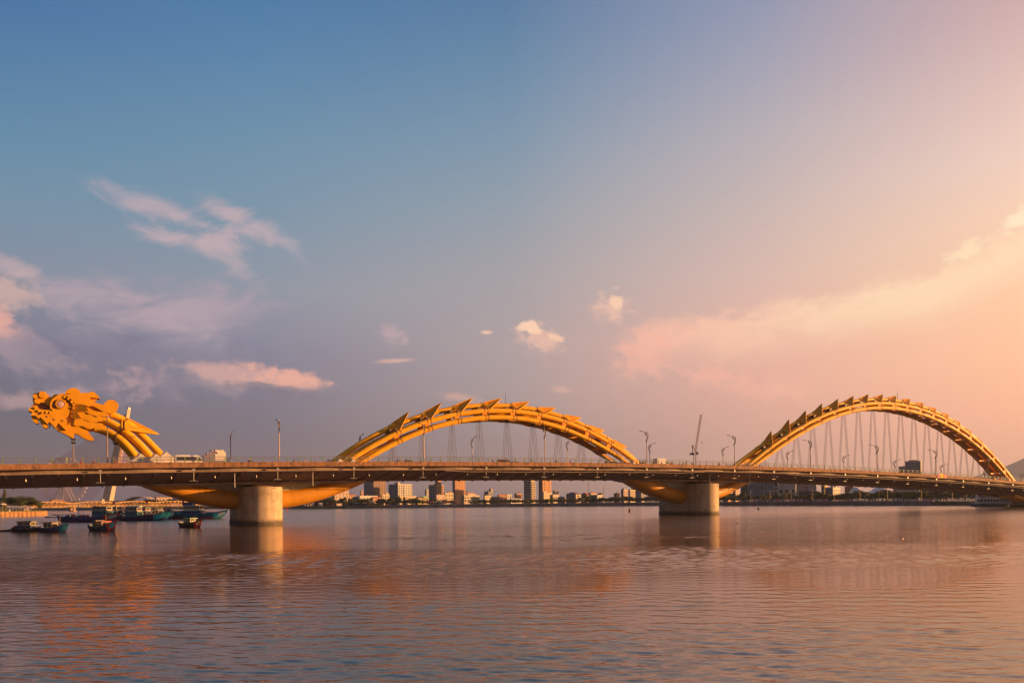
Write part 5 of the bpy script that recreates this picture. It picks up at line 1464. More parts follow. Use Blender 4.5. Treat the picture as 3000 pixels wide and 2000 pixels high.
# open truck with a stack of white foam boxes and sacks
s=sx_(638,-9.4); rz=ROTB
o=thing('cargo_truck','small truck whose bed is piled high, driving right of the white van','truck',BW(s,-9.4,zr(s)+.01),rz)
q=MB(); q.loft([[(x,-w_,z0),(x,w_,z0),(x,w_*.96,z1),(x,w_*.9,z2),(x,-w_*.9,z2),(x,-w_*.96,z1)] for x,w_,z0,z1,z2 in ((1.3,.95,.6,1.5,2.1),(2.2,.97,.55,1.45,2.1),(2.6,.96,.5,1.3,1.5),(2.75,.9,.5,1.2,1.25))]); q.build('cab',[paint('blue truck cab',(.06,.1,.22))],o,smooth=True)
q=MB(); q.box((-.9,0,.95),(4.2,2.0,.12)); q.box((-.9,-1.,1.2),(4.2,.06,.45)); q.box((-.9,1.,1.2),(4.2,.06,.45)); q.box((-3.,0,1.2),(.06,2.,.45)); q.box((-.6,0,.72),(5.6,.8,.2)); q.build('cargo_bed',[paint('grey truck bed',(.16,.17,.2))],o)
T,Rm=wheel_mesh(.38,.26)
for x in (-1.7,1.85):
    for sg in (-1,1): w_=put('wheel',T,o,(x,sg*.88,.38)); put('rim',Rm,w_)
for sg in (-1,1): q=MB(); q.box((2.72,sg*.65,1.0),(.1,.3,.18)); q.build('headlight',[HEADL],o)
FOAM=mat('white foam box', (.66,.6,.52), rough=.7, var=.08, scale=2); LAV=mat('lavender plastic crate', (.22,.19,.27), rough=.6, var=.1)
q=MB()
pl=BW(s,-9.4,zr(s)+.01)
def boxes(name,label,cells,dim,m,ox=0):
    b=thing(name,label,'boxes',pl+Vector((0,0,1.02)),rz,'foam boxes and crates piled on the truck')
    for (x,y,z) in cells:
        q=MB(); q.box((x,y,z+dim[2]/2),(dim[0]*.96,dim[1]*.96,dim[2]*.94)); q.box((x,y,z+dim[2]*.93),(dim[0],dim[1],dim[2]*.12)); q.build('box',[m],b)
boxes('box_stack','sunlit stack of white foam boxes at the front of the truck bed',[(1.25-.42*i,-.75+.5*j,.36*k) for i in range(5) for j in range(2) for k in range(6-max(0,i-3))],(.40,.48,.35),FOAM)
boxes('box_stack','shaded lavender crates at the rear of the truck bed',[(-.95-.55*i,-.6+.9*j,.5*k) for i in range(4) for j in range(2) for k in range(4-(i==3))],(.52,.85,.48),LAV)
boxes('box_stack','orange lit sacks lying on top of the white foam boxes',[(1.0-.36*i,-.5,2.16) for i in range(5)],(.33,.8,.42),FOAM)
boxes('box_stack','single large lavender crate tilted on top of the truck load',[(-.75,-.2,2.05)],(1.3,1.2,.62),LAV)
SUVP=[(-2.2,.45,1.15,1.7,.94),(-2.05,.36,1.12,1.78,1.),(-.6,.32,1.1,1.82,1.),(.4,.32,1.1,1.75,1.),(.95,.32,1.1,1.2,1.),(1.9,.34,1.02,1.06,.96),(2.25,.42,.8,.86,.86)]
CARP=[(-2.1,.4,.95,1.0,.92),(-1.7,.3,.95,1.02,.98),(-1.1,.28,.93,1.42,1.),(.0,.28,.92,1.46,1.),(.55,.28,.92,1.3,1.),(1.05,.28,.92,.96,1.),(1.8,.3,.82,.86,.95),(2.1,.38,.66,.7,.84)]
SUVW=[[(-1.95,1.18,.05),(-.75,1.18,.05),(-.75,1.66,.7),(-1.8,1.66,.7)],[(-.65,1.18,.05),(.75,1.18,.05),(.4,1.62,.65),(-.65,1.68,.7)]]
CARW=[[(-1.35,.99,.05),(-.2,.98,.05),(-.2,1.36,.7),(-1.05,1.34,.7)],[(-.1,.98,.05),(.85,.98,.05),(.5,1.26,.6),(-.1,1.36,.7)]]
def car(label,x,t,dn,kind,m):
    s=sx_(x,t)
    if kind=='suv': vehicle('car',label,'car',s,t,dn,SUVP,1.85,m,.8,SUVW,(-1.35,1.4),.36)
    else: vehicle('car',label,'car',s,t,dn,CARP,1.75,m,.76,CARW,(-1.3,1.35),.31)
DK=paint('dark car paint',(.03,.025,.03)); GR=paint('dark green car paint',(.03,.05,.035)); RC=paint('red car paint',(.42,.03,.05)); SV=paint('silver car paint',(.4,.38,.36)); TN=paint('tan car paint',(.35,.24,.16))
car('dark red off-road car under the crown of the left arch',1482,-9.4,1,'suv',MAR)
car('silver saloon car directly ahead of the dark red off-road car',1513,-9.2,1,'saloon',SV)
car('dark flat bodied car passing the second hanger group of the left arch',1200,-9.2,1,'saloon',DK)
car('tan off-road car where the left arch comes down',1795,-9.4,1,'suv',TN)
car('bright red saloon car at the falling foot of the left arch',1822,-9.4,1,'saloon',RC)
car('red car close to the pedestrians at the left arch foot',1843,-9.3,1,'saloon',RC)
car('pale saloon car below the first hanger group of the right arch',2298,-9.4,1,'saloon',SV)
car('white off-road car under the second lamp of the right arch',2585,-9.4,1,'suv',WHITE)
# small white box truck between the arches
s=sx_(1938,-8.9)
def tbox(o):
    q=MB(); q.box((-1.1,0,1.75),(3.2,1.9,1.9)); q.build('cargo_box',[WHITE],o)
TRP=[(-2.7,.55,.8,.84,.9),(.4,.5,.8,.84,.95),(.55,.45,1.3,2.0,1.),(1.4,.42,1.3,2.05,1.),(1.8,.42,1.25,1.4,.98),(2.1,.45,1.,1.05,.92)]
vehicle('box_truck','small white box truck between the two arches','truck',s,-9.4,1,TRP,1.85,WHITE,.88,[[(.65,1.36,.05),(1.6,1.34,.05),(1.38,1.9,.7),(.65,1.92,.7)]],(-1.6,1.2),.36,tbox)
# banners hung on the parapet at the right
BANR=mat('red and white banner cloth', (.55,.14,.10), rough=.8, var=.3, scale=.9, col2=(.6,.5,.45)); BANY=mat('yellow banner cloth', (.75,.40,.04), rough=.8)
for x0,x1,m,lb in ((2747,2754,BANR,'left red and white banner hanging on the parapet under the right arch'),(2755.5,2763.5,BANY,'yellow banner with rounded top between two red banners on the parapet'),(2765,2773,BANR,'right red and white banner hanging on the parapet under the right arch')):
    s0,_=on_t(x0,1390,-19.); s1,_=on_t(x1,1390,-19.); zt=on_t((x0+x1)/2,1386.5 if m is BANY else 1389,-19.)[1]; zb_=on_t((x0+x1)/2,1400,-19.)[1]
    c_=(s0+s1)/2; o=thing('banner',lb,'banner',BW(c_,-19.,zb_),ROTB,'banners on the parapet'); w_=(s1-s0)/2; h=zt-zb_
    q=MB(); poly=[(-w_,0),(w_,0),(w_,h*.85),(w_*.6,h),(-w_*.6,h),(-w_,h*.85)] if m is BANY else [(-w_,0),(w_,0),(w_,h),(-w_,h)]
    q.prism(poly,lambda p,d:(p[0],d,p[1]),-.03,.03); q.build('cloth',[m],o)
    q=MB(); q.tube([(-w_,.06,h*.97),(w_,.06,h*.97)],.03,5); q.build('top_bar',[RAILM],o)
# ================================================================= FAR CITY
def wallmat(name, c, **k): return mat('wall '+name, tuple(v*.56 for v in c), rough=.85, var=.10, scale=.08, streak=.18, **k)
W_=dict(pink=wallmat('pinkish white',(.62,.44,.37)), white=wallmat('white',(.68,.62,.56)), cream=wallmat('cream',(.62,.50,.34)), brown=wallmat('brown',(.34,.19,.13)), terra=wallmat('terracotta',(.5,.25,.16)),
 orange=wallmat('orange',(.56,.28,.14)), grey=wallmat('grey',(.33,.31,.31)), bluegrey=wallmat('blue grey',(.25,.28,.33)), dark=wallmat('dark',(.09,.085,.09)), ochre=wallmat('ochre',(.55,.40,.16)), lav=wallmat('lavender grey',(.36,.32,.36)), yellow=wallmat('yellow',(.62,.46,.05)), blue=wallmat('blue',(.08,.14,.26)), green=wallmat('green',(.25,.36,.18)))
R_=dict(red=mat('red roof tiles',(.30,.07,.05),rough=.8,var=.3,scale=.6), grey=mat('grey roof sheet',(.22,.21,.22),rough=.6,var=.2,scale=.5), green=mat('green roof sheet',(.22,.36,.14),rough=.6,var=.2,scale=.5), dark=mat('dark roof',(.07,.06,.07),rough=.8), blue=mat('blue roof sheet',(.10,.16,.24),rough=.6,var=.2,scale=.5), white=W_['white'])
WING=mat('dark window glass', (.03,.032,.038), rough=.15, var=.2)
A35=RAD(34)
LEFTD=(-cos(A35),sin(A35)); RIGHTD=(sin(A35),cos(A35))
nb=0
def building(label, x0, xs, x1, ytop, ybase, Yd, wall='white', rows=3, cl=2, cr=3, roof=None, rh=0, win=(.5,.5), lwall=None, cat='building', name=None, para=.8, extra=None, balc=False):
    """x0..xs shaded left face, xs..x1 sunlit right face (photo columns), standing at distance Yd"""
    top=at(xs,ytop,Yd); cx=top.x; zt=top.z; zb_=Z0-1.2
    a=(xs-x0)*Yd/F/cos(A35); b=(x1-xs)*Yd/F/sin(A35)
    a=max(a,.6); b=max(b,.6)
    o=thing(name or ('tower_block' if zt-Z0>24 else 'town_house'), label, cat, (cx,Yd,zb_))
    h=zt-zb_
    def pt(u,v,z): return (LEFTD[0]*u+RIGHTD[0]*v, LEFTD[1]*u+RIGHTD[1]*v, z)
    q=MB(); q.add([pt(0,0,0),pt(a,0,0),pt(a,b,0),pt(0,b,0),pt(0,0,h),pt(a,0,h),pt(a,b,h),pt(0,b,h)],[(0,1,5,4),(1,2,6,5),(2,3,7,6),(3,0,4,7),(4,5,6,7)])
    wl=q.build('wall',[W_[wall]],o)
    if lwall:  # left face recoloured; on most buildings its shade is put into this colour
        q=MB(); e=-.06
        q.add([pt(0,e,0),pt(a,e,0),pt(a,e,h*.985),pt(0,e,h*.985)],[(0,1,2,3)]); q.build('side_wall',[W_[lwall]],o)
    zg=at(xs,ybase,Yd).z-zb_                              # lowest visible level
    lo=max(zg,.5); n=0
    def face(cols,L,right):
        nonlocal n
        if cols<1 or L<1.5: return
        ph=(h-lo-para)/rows; pw=L/cols; ww=pw*win[0]; wh=ph*win[1]
        q=MB(); q.box((0,0,0),(ww,.22,wh)); me=q.mesh('window',[WING]); ang=atan2(RIGHTD[1],RIGHTD[0]) if right else atan2(LEFTD[1],LEFTD[0])
        if balc and right: qb=MB(); qb.box((0,-.0,0),(pw*.92,1.1,ph*.36)); mb=qb.mesh('balcony',[W_[wall]])
        for r in range(rows):
            for c in range(cols):
                if n>=98: return
                z=lo+ph*(r+.55); d=pw*(c+.5)
                if right: put('window',me,o,pt(-.05,d,z),ang)
                else: put('window',me,o,pt(d,-.1,z),ang)
                n+=1
                if balc and right: put('balcony',mb,o,pt(-.45,d,z-ph*.38),ang)
    face(cr,b,True); face(cl,a,False)
    if roof:
        q=MB(); e=.5
        if rh>0:
            q.add([pt(-e,-e,h+.01),pt(a+e,-e,h+.01),pt(a+e,b+e,h+.01),pt(-e,b+e,h+.01),pt(a*.5,b*.18,h+rh),pt(a*.5,b*.82,h+rh)],[(0,1,4),(1,2,5,4),(2,3,5),(3,0,4,5),(0,3,2,1)])
        else:
            q.add([pt(-e,-e,h),pt(a+e,-e,h),pt(a+e,b+e,h),pt(-e,b+e,h),pt(-e,-e,h+.6),pt(a+e,-e,h+.6),pt(a+e,b+e,h+.6),pt(-e,b+e,h+.6)],[(0,1,5,4),(1,2,6,5),(2,3,7,6),(3,0,4,7),(4,5,6,7),(3,2,1,0)])
        q.build('roof',[R_[roof]],o)
    else:
        q=MB()                                            # parapet rim and roof plant
        for u0,v0,u1,v1 in ((0,0,a,0),(a,0,a,b),(a,b,0,b),(0,b,0,0)):
            q.bar(pt(u0,v0,h+.35),pt(u1,v1,h+.35),.35,.7)
        q.build('roof_parapet',[W_[wall]],o)
        if h>8:
            q=MB(); q.box(pt(a*.5,b*.45,h+.9),(min(a,b)*.35,min(a,b)*.3,1.8),rz=A35); q.build('roof_plant',[W_['grey']],o)
    if extra: extra(o,pt,a,b,h)
    return o
B=building
def topbox(fu,fv,wu,wv,hh,m): 
    def f(o,pt,a,b,h):
        q=MB(); z=h-.02
        u0,u1,v0,v1=a*fu,a*(fu+wu),b*fv,b*(fv+wv)
        q.add([pt(u0,v0,z),pt(u1,v0,z),pt(u1,v1,z),pt(u0,v1,z),pt(u0,v0,z+hh),pt(u1,v0,z+hh),pt(u1,v1,z+hh),pt(u0,v1,z+hh)],[(0,1,5,4),(1,2,6,5),(2,3,7,6),(3,0,4,7),(4,5,6,7)]); q.build('stair_core',[W_[m]],o)
    return f
def disc_roof(o,pt,a,b,h):
    q=MB(); c=pt(a*.5,b*.35,0); q.lathe([(0,h+2.2),(a*.62,h+2.2),(a*.66,h+2.7),(a*.6,h+3.2),(0,h+3.4)],(c[0],c[1],0),20); q.lathe([(a*.3,h),(a*.3,h+2.3)],(c[0],c[1],0),14); q.build('roof_canopy',[W_['lav']],o)
# left to right under the left span, then between the piers, then right of the second pier
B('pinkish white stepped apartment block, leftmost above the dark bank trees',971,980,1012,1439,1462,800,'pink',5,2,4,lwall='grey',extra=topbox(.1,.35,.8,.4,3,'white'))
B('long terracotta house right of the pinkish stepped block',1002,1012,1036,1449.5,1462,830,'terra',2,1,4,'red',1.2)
B('blue grey roofed low hall in front of the big brown tower',1030,1050,1060,1455.5,1465,780,'bluegrey',1,4,1,'grey',1.)
B('slim orange tower touching the left side of the big brown tower',1055,1058,1063,1438,1462,900,'orange',5,1,1,name='tower_block')
B('big brown tower with shaded left face and window lined orange right face',1062,1094,1123.5,1408,1466,1000,'brown',10,5,5,lwall='lav',win=(.5,.55),extra=topbox(.1,.05,.8,.3,2,'brown'))
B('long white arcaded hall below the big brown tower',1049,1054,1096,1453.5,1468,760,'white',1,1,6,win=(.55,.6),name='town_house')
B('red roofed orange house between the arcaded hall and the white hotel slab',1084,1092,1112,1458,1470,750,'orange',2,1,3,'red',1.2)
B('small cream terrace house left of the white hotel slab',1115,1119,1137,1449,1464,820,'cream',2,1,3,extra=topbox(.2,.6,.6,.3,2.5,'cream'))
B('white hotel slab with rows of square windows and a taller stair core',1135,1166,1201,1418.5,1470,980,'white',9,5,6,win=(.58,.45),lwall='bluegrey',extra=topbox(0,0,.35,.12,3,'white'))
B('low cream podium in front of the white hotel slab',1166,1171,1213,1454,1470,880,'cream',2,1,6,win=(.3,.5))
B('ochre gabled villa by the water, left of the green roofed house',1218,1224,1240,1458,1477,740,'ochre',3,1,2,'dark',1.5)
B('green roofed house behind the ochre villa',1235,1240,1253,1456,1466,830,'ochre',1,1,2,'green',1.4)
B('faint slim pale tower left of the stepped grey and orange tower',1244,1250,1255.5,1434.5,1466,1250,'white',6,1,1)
B('stepped tower with shaded grey left face, glass strip and orange top',1254,1279,1298,1421,1470,960,'orange',7,4,2,lwall='grey',extra=topbox(0,.2,.4,.45,9,'orange'))
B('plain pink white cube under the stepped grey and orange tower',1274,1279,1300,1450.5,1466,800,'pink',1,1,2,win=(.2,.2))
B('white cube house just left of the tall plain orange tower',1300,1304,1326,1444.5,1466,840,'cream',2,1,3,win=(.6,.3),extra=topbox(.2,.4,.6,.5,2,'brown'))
B('tall plain orange tower with narrow shaded blue grey left face',1325,1333,1360.5,1404.5,1470,950,'orange',12,2,5,lwall='bluegrey',win=(.28,.42))
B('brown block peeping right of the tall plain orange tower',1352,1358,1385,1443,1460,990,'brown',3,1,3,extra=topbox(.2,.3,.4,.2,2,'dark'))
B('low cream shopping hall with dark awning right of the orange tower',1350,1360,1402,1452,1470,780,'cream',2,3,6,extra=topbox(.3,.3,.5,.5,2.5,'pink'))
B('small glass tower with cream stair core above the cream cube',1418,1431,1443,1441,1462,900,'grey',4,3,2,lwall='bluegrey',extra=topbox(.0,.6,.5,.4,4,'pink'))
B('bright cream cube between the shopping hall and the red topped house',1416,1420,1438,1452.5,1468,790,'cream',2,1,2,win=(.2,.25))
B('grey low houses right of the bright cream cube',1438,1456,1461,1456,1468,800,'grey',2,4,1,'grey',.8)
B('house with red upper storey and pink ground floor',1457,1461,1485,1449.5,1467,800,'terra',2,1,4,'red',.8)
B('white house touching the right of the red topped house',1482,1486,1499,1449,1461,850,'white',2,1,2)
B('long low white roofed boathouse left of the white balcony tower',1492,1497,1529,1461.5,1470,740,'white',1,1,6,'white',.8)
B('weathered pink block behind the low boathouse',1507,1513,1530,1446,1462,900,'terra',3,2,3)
B('white tower with shaded grey left face, yellow lit balconies and round roof canopy',1535,1555.5,1568.5,1408,1472,930,'cream',9,4,2,lwall='lav',win=(.7,.5),extra=disc_roof,balc=True)
B('brown tower with shaded left face right of the balcony tower',1578,1589.5,1616.5,1404.5,1466,950,'orange',8,3,2,lwall='dark',win=(.16,.5))
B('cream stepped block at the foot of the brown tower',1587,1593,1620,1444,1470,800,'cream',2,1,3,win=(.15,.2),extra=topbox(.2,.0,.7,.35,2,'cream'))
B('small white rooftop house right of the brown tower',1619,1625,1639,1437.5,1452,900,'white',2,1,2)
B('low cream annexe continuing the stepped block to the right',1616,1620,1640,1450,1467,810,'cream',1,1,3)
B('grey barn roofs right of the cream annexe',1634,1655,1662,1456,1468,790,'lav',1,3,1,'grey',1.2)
B('cream villa with dark hip roof and shaded blue grey left face',1660,1687,1703,1447,1466,760,'cream',3,5,1,'dark',2.2,lwall='bluegrey')
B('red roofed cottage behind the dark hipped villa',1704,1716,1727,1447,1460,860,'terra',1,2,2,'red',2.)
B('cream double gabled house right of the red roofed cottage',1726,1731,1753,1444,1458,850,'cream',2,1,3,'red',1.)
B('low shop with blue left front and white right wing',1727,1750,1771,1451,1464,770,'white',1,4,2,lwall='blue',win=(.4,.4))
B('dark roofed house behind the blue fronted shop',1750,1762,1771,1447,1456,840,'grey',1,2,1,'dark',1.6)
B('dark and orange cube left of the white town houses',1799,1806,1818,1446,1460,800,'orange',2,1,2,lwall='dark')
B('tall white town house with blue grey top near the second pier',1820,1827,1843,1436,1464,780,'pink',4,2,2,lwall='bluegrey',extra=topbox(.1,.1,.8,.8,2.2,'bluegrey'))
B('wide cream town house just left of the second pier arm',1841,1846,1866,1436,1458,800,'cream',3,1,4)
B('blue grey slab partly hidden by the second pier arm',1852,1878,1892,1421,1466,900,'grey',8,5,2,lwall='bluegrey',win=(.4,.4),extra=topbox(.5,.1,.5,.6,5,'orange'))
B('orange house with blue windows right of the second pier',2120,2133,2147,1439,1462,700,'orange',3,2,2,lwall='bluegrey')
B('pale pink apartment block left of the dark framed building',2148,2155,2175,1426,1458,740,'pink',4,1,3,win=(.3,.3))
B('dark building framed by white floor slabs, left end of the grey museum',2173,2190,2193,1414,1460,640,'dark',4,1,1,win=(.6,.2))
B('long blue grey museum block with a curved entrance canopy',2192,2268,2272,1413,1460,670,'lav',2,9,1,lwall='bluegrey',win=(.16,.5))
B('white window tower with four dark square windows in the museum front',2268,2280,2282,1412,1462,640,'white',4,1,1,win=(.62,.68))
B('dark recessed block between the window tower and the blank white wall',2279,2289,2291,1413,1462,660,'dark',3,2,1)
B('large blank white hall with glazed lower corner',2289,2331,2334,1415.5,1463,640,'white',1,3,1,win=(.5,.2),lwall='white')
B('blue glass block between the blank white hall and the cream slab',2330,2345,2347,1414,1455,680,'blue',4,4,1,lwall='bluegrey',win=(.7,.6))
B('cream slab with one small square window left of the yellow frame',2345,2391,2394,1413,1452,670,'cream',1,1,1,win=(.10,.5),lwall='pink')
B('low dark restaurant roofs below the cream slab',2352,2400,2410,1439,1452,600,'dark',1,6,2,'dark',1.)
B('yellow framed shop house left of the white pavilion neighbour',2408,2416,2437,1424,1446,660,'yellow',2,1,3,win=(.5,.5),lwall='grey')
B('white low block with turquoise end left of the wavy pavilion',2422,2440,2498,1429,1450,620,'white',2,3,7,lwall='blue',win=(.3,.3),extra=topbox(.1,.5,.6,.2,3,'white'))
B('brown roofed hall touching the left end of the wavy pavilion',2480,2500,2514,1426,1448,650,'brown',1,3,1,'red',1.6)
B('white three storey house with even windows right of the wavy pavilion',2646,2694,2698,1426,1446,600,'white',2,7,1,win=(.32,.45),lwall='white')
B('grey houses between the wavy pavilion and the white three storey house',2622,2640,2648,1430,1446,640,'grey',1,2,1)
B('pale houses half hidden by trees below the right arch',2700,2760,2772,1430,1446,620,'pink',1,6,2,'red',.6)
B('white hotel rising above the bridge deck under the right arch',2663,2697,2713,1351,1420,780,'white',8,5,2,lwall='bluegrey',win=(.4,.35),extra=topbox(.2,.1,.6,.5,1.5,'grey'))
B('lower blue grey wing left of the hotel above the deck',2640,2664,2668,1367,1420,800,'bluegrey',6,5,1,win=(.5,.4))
# waterfront sheds
B('yellow waterfront market hall with long low roof',1074,1080,1116,1472,1481,705,'ochre',1,1,7,'grey',.8,win=(.5,.5))
B('dark open sided boat shed left of the yellow market hall',1018,1068,1074,1474,1482,706,'dark',1,8,1,'grey',.6)
B('red roofed riverside cottage among the dark left trees',957,962,980,1475,1483,715,'pink',1,1,3,'red',1.3)
B('green roofed hut beside the red roofed riverside cottage',945,949,958,1474,1483,716,'ochre',1,1,2,'green',1.)
B('small orange kiosk below the white hotel slab',1127,1131,1142,1469,1476,705,'orange',1,1,2,'red',.8)
# long red tents and parasols on the promenade
TENT=mat('red tent cloth',(.5,.07,.07),rough=.8,var=.2,scale=.3); TENTW=mat('white tent cloth',(.6,.5,.45),rough=.8)
for i,(x0,x1,m,lb) in enumerate(((1249,1272,TENT,'long red market tent, left of three below the stepped tower'),(1275,1297,TENTW,'pale market tent between the red tents'),(1300,1318,TENT,'short red market tent below the white cube house'),(1326,1344,TENT,'red market tent below the tall plain orange tower'),(1356,1369,TENT,'last red market tent before the shopping hall'),(1371,1384,TENTW,'pale tent at the right end of the tent row'))):
    p=at(x0,1476,697); p2=at(x1,1476,697); w_=(p2.x-p.x); o=thing('market_tent',lb,'tent',(p.x,697,Z0-.3),0,'market tents on the promenade')
    q=MB(); q.prism([(0,-2),(0,2),(0,0)],lambda p,d:(d,p[0],p[1]),0,.01) if False else None
    n=max(2,int(w_/3.2))
    for k in range(n):
        a0_,a1_=w_*k/n+.1,w_*(k+1)/n-.1
        q.add([(a0_,-1.6,2.2),(a1_,-1.6,2.2),(a1_,1.6,2.2),(a0_,1.6,2.2),((a0_+a1_)/2,0,3.3)],[(0,1,4),(1,2,4),(2,3,4),(3,0,4)])
    q.build('canopy',[m],o); q=MB()
    for k in range(n+1):
        for y in (-1.6,1.6): q.box((min(w_-.1,max(.1,w_*k/n)),y,1.1),(.1,.1,2.2))
    q.build('tent_pole',[WHITE],o)
# lattice masts
for x,y0,y1,Yd,lb in ((1723.5,1408,1456,860,'tall lattice radio mast above the dark hipped villa roofs'),(1767.5,1425,1456,850,'shorter lattice radio mast right of the tall one'),(1262,1410,1440,990,'thin antenna mast on the stepped grey and orange tower'),(1520,1440,1450,905,'thin antenna on the weathered pink block')):
    p=at(x,y0,Yd); o=thing('radio_mast',lb,'mast',(p.x,Yd,Z0-1)); h=p.z-Z0+1; q=MB(); K=14; wd=.9 if h>14 else .5
    for k in range(3): q.tube([(wd*cos(2.1*k),wd*sin(2.1*k),0),(wd*.25*cos(2.1*k),wd*.25*sin(2.1*k),h)],.13,5)
    for j in range(K):
        f=1-.75*j/K; f2=1-.75*(j+1)/K
        for k in range(3): q.bar((wd*f*cos(2.1*k),wd*f*sin(2.1*k),h*j/K),(wd*f2*cos(2.1*(k+1)),wd*f2*sin(2.1*(k+1)),h*(j+1)/K),.09)
    q.build('lattice',[mat('red and white mast steel',(.34,.17,.14),rough=.6)],o)
    q=MB(); q.tube([(0,0,h-.5),(0,0,h+1.5)],.08,5); q.build('tip_rod',[ANCH],o)
# tower crane behind the deck
CRM=mat('faded red crane paint',(.48,.20,.13),rough=.6,var=.15,scale=.5)
Yc=760.; pb=at(2036,1369,Yc); pj=at(2035,1329,Yc); pt_=at(2054,1214,Yc); ph_=at(2029,1306,Yc)
o=thing('tower_crane','red luffing tower crane standing up behind the deck between the arches','crane',(pb.x,Yc,0))
def lattice(q,a_,b_,w_,n):
    a_,b_=Vector(a_),Vector(b_); d=(b_-a_).normalized(); u=Vector((0,1,0)); v=d.cross(u).normalized()
    cs=[(-1,-1),(1,-1),(1,1),(-1,1)]; P_=[[a_+(b_-a_)*(k/n)+v*(cx*w_/2)+u*(cy*w_/2) for cx,cy in cs] for k in range(n+1)]
    for c in range(4):
        q.bar(P_[0][c],P_[n][c],.2)
        for k in range(n): q.bar(P_[k][c],P_[k+1][(c+1)%4],.13)
q=MB(); lattice(q,(0,0,0),(pj.x-pb.x,0,pj.z),2.2,26); q.build('crane_mast',[CRM],o)
q=MB(); lattice(q,(pj.x-pb.x+.6,0,pj.z+1.5),(pt_.x-pb.x,0,pt_.z),1.3,22); q.build('jib',[CRM],o)
q=MB(); q.bar((pj.x-pb.x-1.8,0,pj.z+1),(ph_.x-pb.x,0,ph_.z),.7); q.bar((pj.x-pb.x+1.5,0,pj.z+1.5),(ph_.x-pb.x,0,ph_.z),.4); q.box((ph_.x-pb.x,0,ph_.z),(1.3,1.3,1.6)); q.build('a_frame',[CRM],o)
q=MB(); q.box((pj.x-pb.x-2.5,0,pj.z),(4.,2.4,1.9)); q.build('counterweight',[ANCH],o)
q=MB(); q.box((pj.x-pb.x+2.2,0,pj.z+.6),(2.4,2.2,2.6)); q.build('cab',[CREAM],o)
q=MB(); q.tube([(pt_.x-pb.x,0,pt_.z),(pt_.x-pb.x+.3,0,at(2055,1296,Yc).z)],.05,4); q.tube([(ph_.x-pb.x,0,ph_.z),(pt_.x-pb.x,0,pt_.z)],.05,4); q.build('hoist_cable',[CABLE],o)
q=MB(); z=at(2055,1296,Yc).z; q.lathe([(0,-.9),(.45,-.6),(.45,.5),(0,.9)],(pt_.x-pb.x+.3,0,z),8); q.build('hook_block',[ANCH],o)
# wavy white pavilion
def wavy(label,x0,x1,Yd,prof,m):
    p=at(x0,1450,Yd); p1=at(x1,1450,Yd); w_=p1.x-p.x; o=thing('wavy_pavilion',label,'pavilion',(p.x,Yd,Z0-.4))
    q=MB(); K=40; rr=[]
    for k in range(K+1):
        u=k/K; ring=[]
        for j in range(9):
            v=j/8.; zt=interp(prof,u); z=zt*(1-.25*(2*v-1)**2)-1.2*v
            ring.append((u*w_,v*16-2,max(.3,z)))
        for j in range(8,-1,-1):
            v=j/8.; zt=interp(prof,u); z=zt*(1-.25*(2*v-1)**2)-1.2*v
            ring.append((u*w_,v*16-2,max(.3,z)-.6))
        rr.append(ring)
    q.loft(rr); q.build('wave_roof',[m],o)
    q=MB()
    for k in range(K):
        u=(k+.5)/K; z=max(.4,interp(prof,u)*.75); q.tube([(u*w_,-2.1,z+.02),(u*w_,6,max(.4,interp(prof,u))+.05-.6),(u*w_,14,z-1)],.12,4)
    q.build('roof_rib',[W_['lav']],o)
    q=MB()
    for u in (.12,.3,.46,.62,.8,.95): q.tube([(u*w_,4,0),(u*w_,5,max(.5,interp(prof,u)-1.0))],.22,6)
    q.build('column',[WHITE],o)
k_=600/F
wavy('white wavy roofed pavilion rolling like two wings above the right bank trees',2503,2629,600,[(0,12*k_),(.05,38*k_),(.13,41*k_),(.22,32*k_),(.33,22*k_),(.42,24*k_),(.55,38*k_),(.65,43*k_),(.76,41*k_),(.86,34*k_),(.95,24*k_),(1.,12*k_)],mat('white pavilion shell',(.62,.54,.5),rough=.6,var=.05))
# far left skyline behind the truss bridge
Yd=1250.
p=at(361,1463,Yd); p1=at(446,1463,Yd); o=thing('arena','distant hall with a wide shallow white arched roof right of the pylon','hall',(p.x,Yd,0)); w_=p1.x-p.x
q=MB(); q.loft([[(u*w_,y,at(400,1466,Yd).z+ (at(400,1453.5,Yd).z-at(400,1466,Yd).z)*(1-(2*u-1)**2)+dz) for y,dz in ((0,0),(30,0),(30,-1),(0,-1))] for u in [i/16. for i in range(17)]]); q.build('arched_roof',[PYM],o)
q=MB(); q.box((w_/2,16,at(400,1466,Yd).z/2),(w_*.86,24,at(400,1466,Yd).z-.6)); q.build('wall',[W_['lav']],o)
B('flat roofed white terminal building right of the arched hall',452,458,486,1456,1476,1150,'pink',2,1,5,lwall='dark',roof='dark')
B('faint grey tower pair behind the left pier arm',536,543,551,1446,1480,1300,'bluegrey',5,1,1)
B('slim orange tower left of the faint grey tower pair',531,533.5,537,1455,1480,1240,'orange',3,1,1)
B('low pink stalls below the ferris wheel',140,152,172,1464,1480,1500,'terra',1,2,3)
B('white domed kiosk left of the leaning pylon foot',293,299,303,1463,1476,1100,'white',1,1,1)

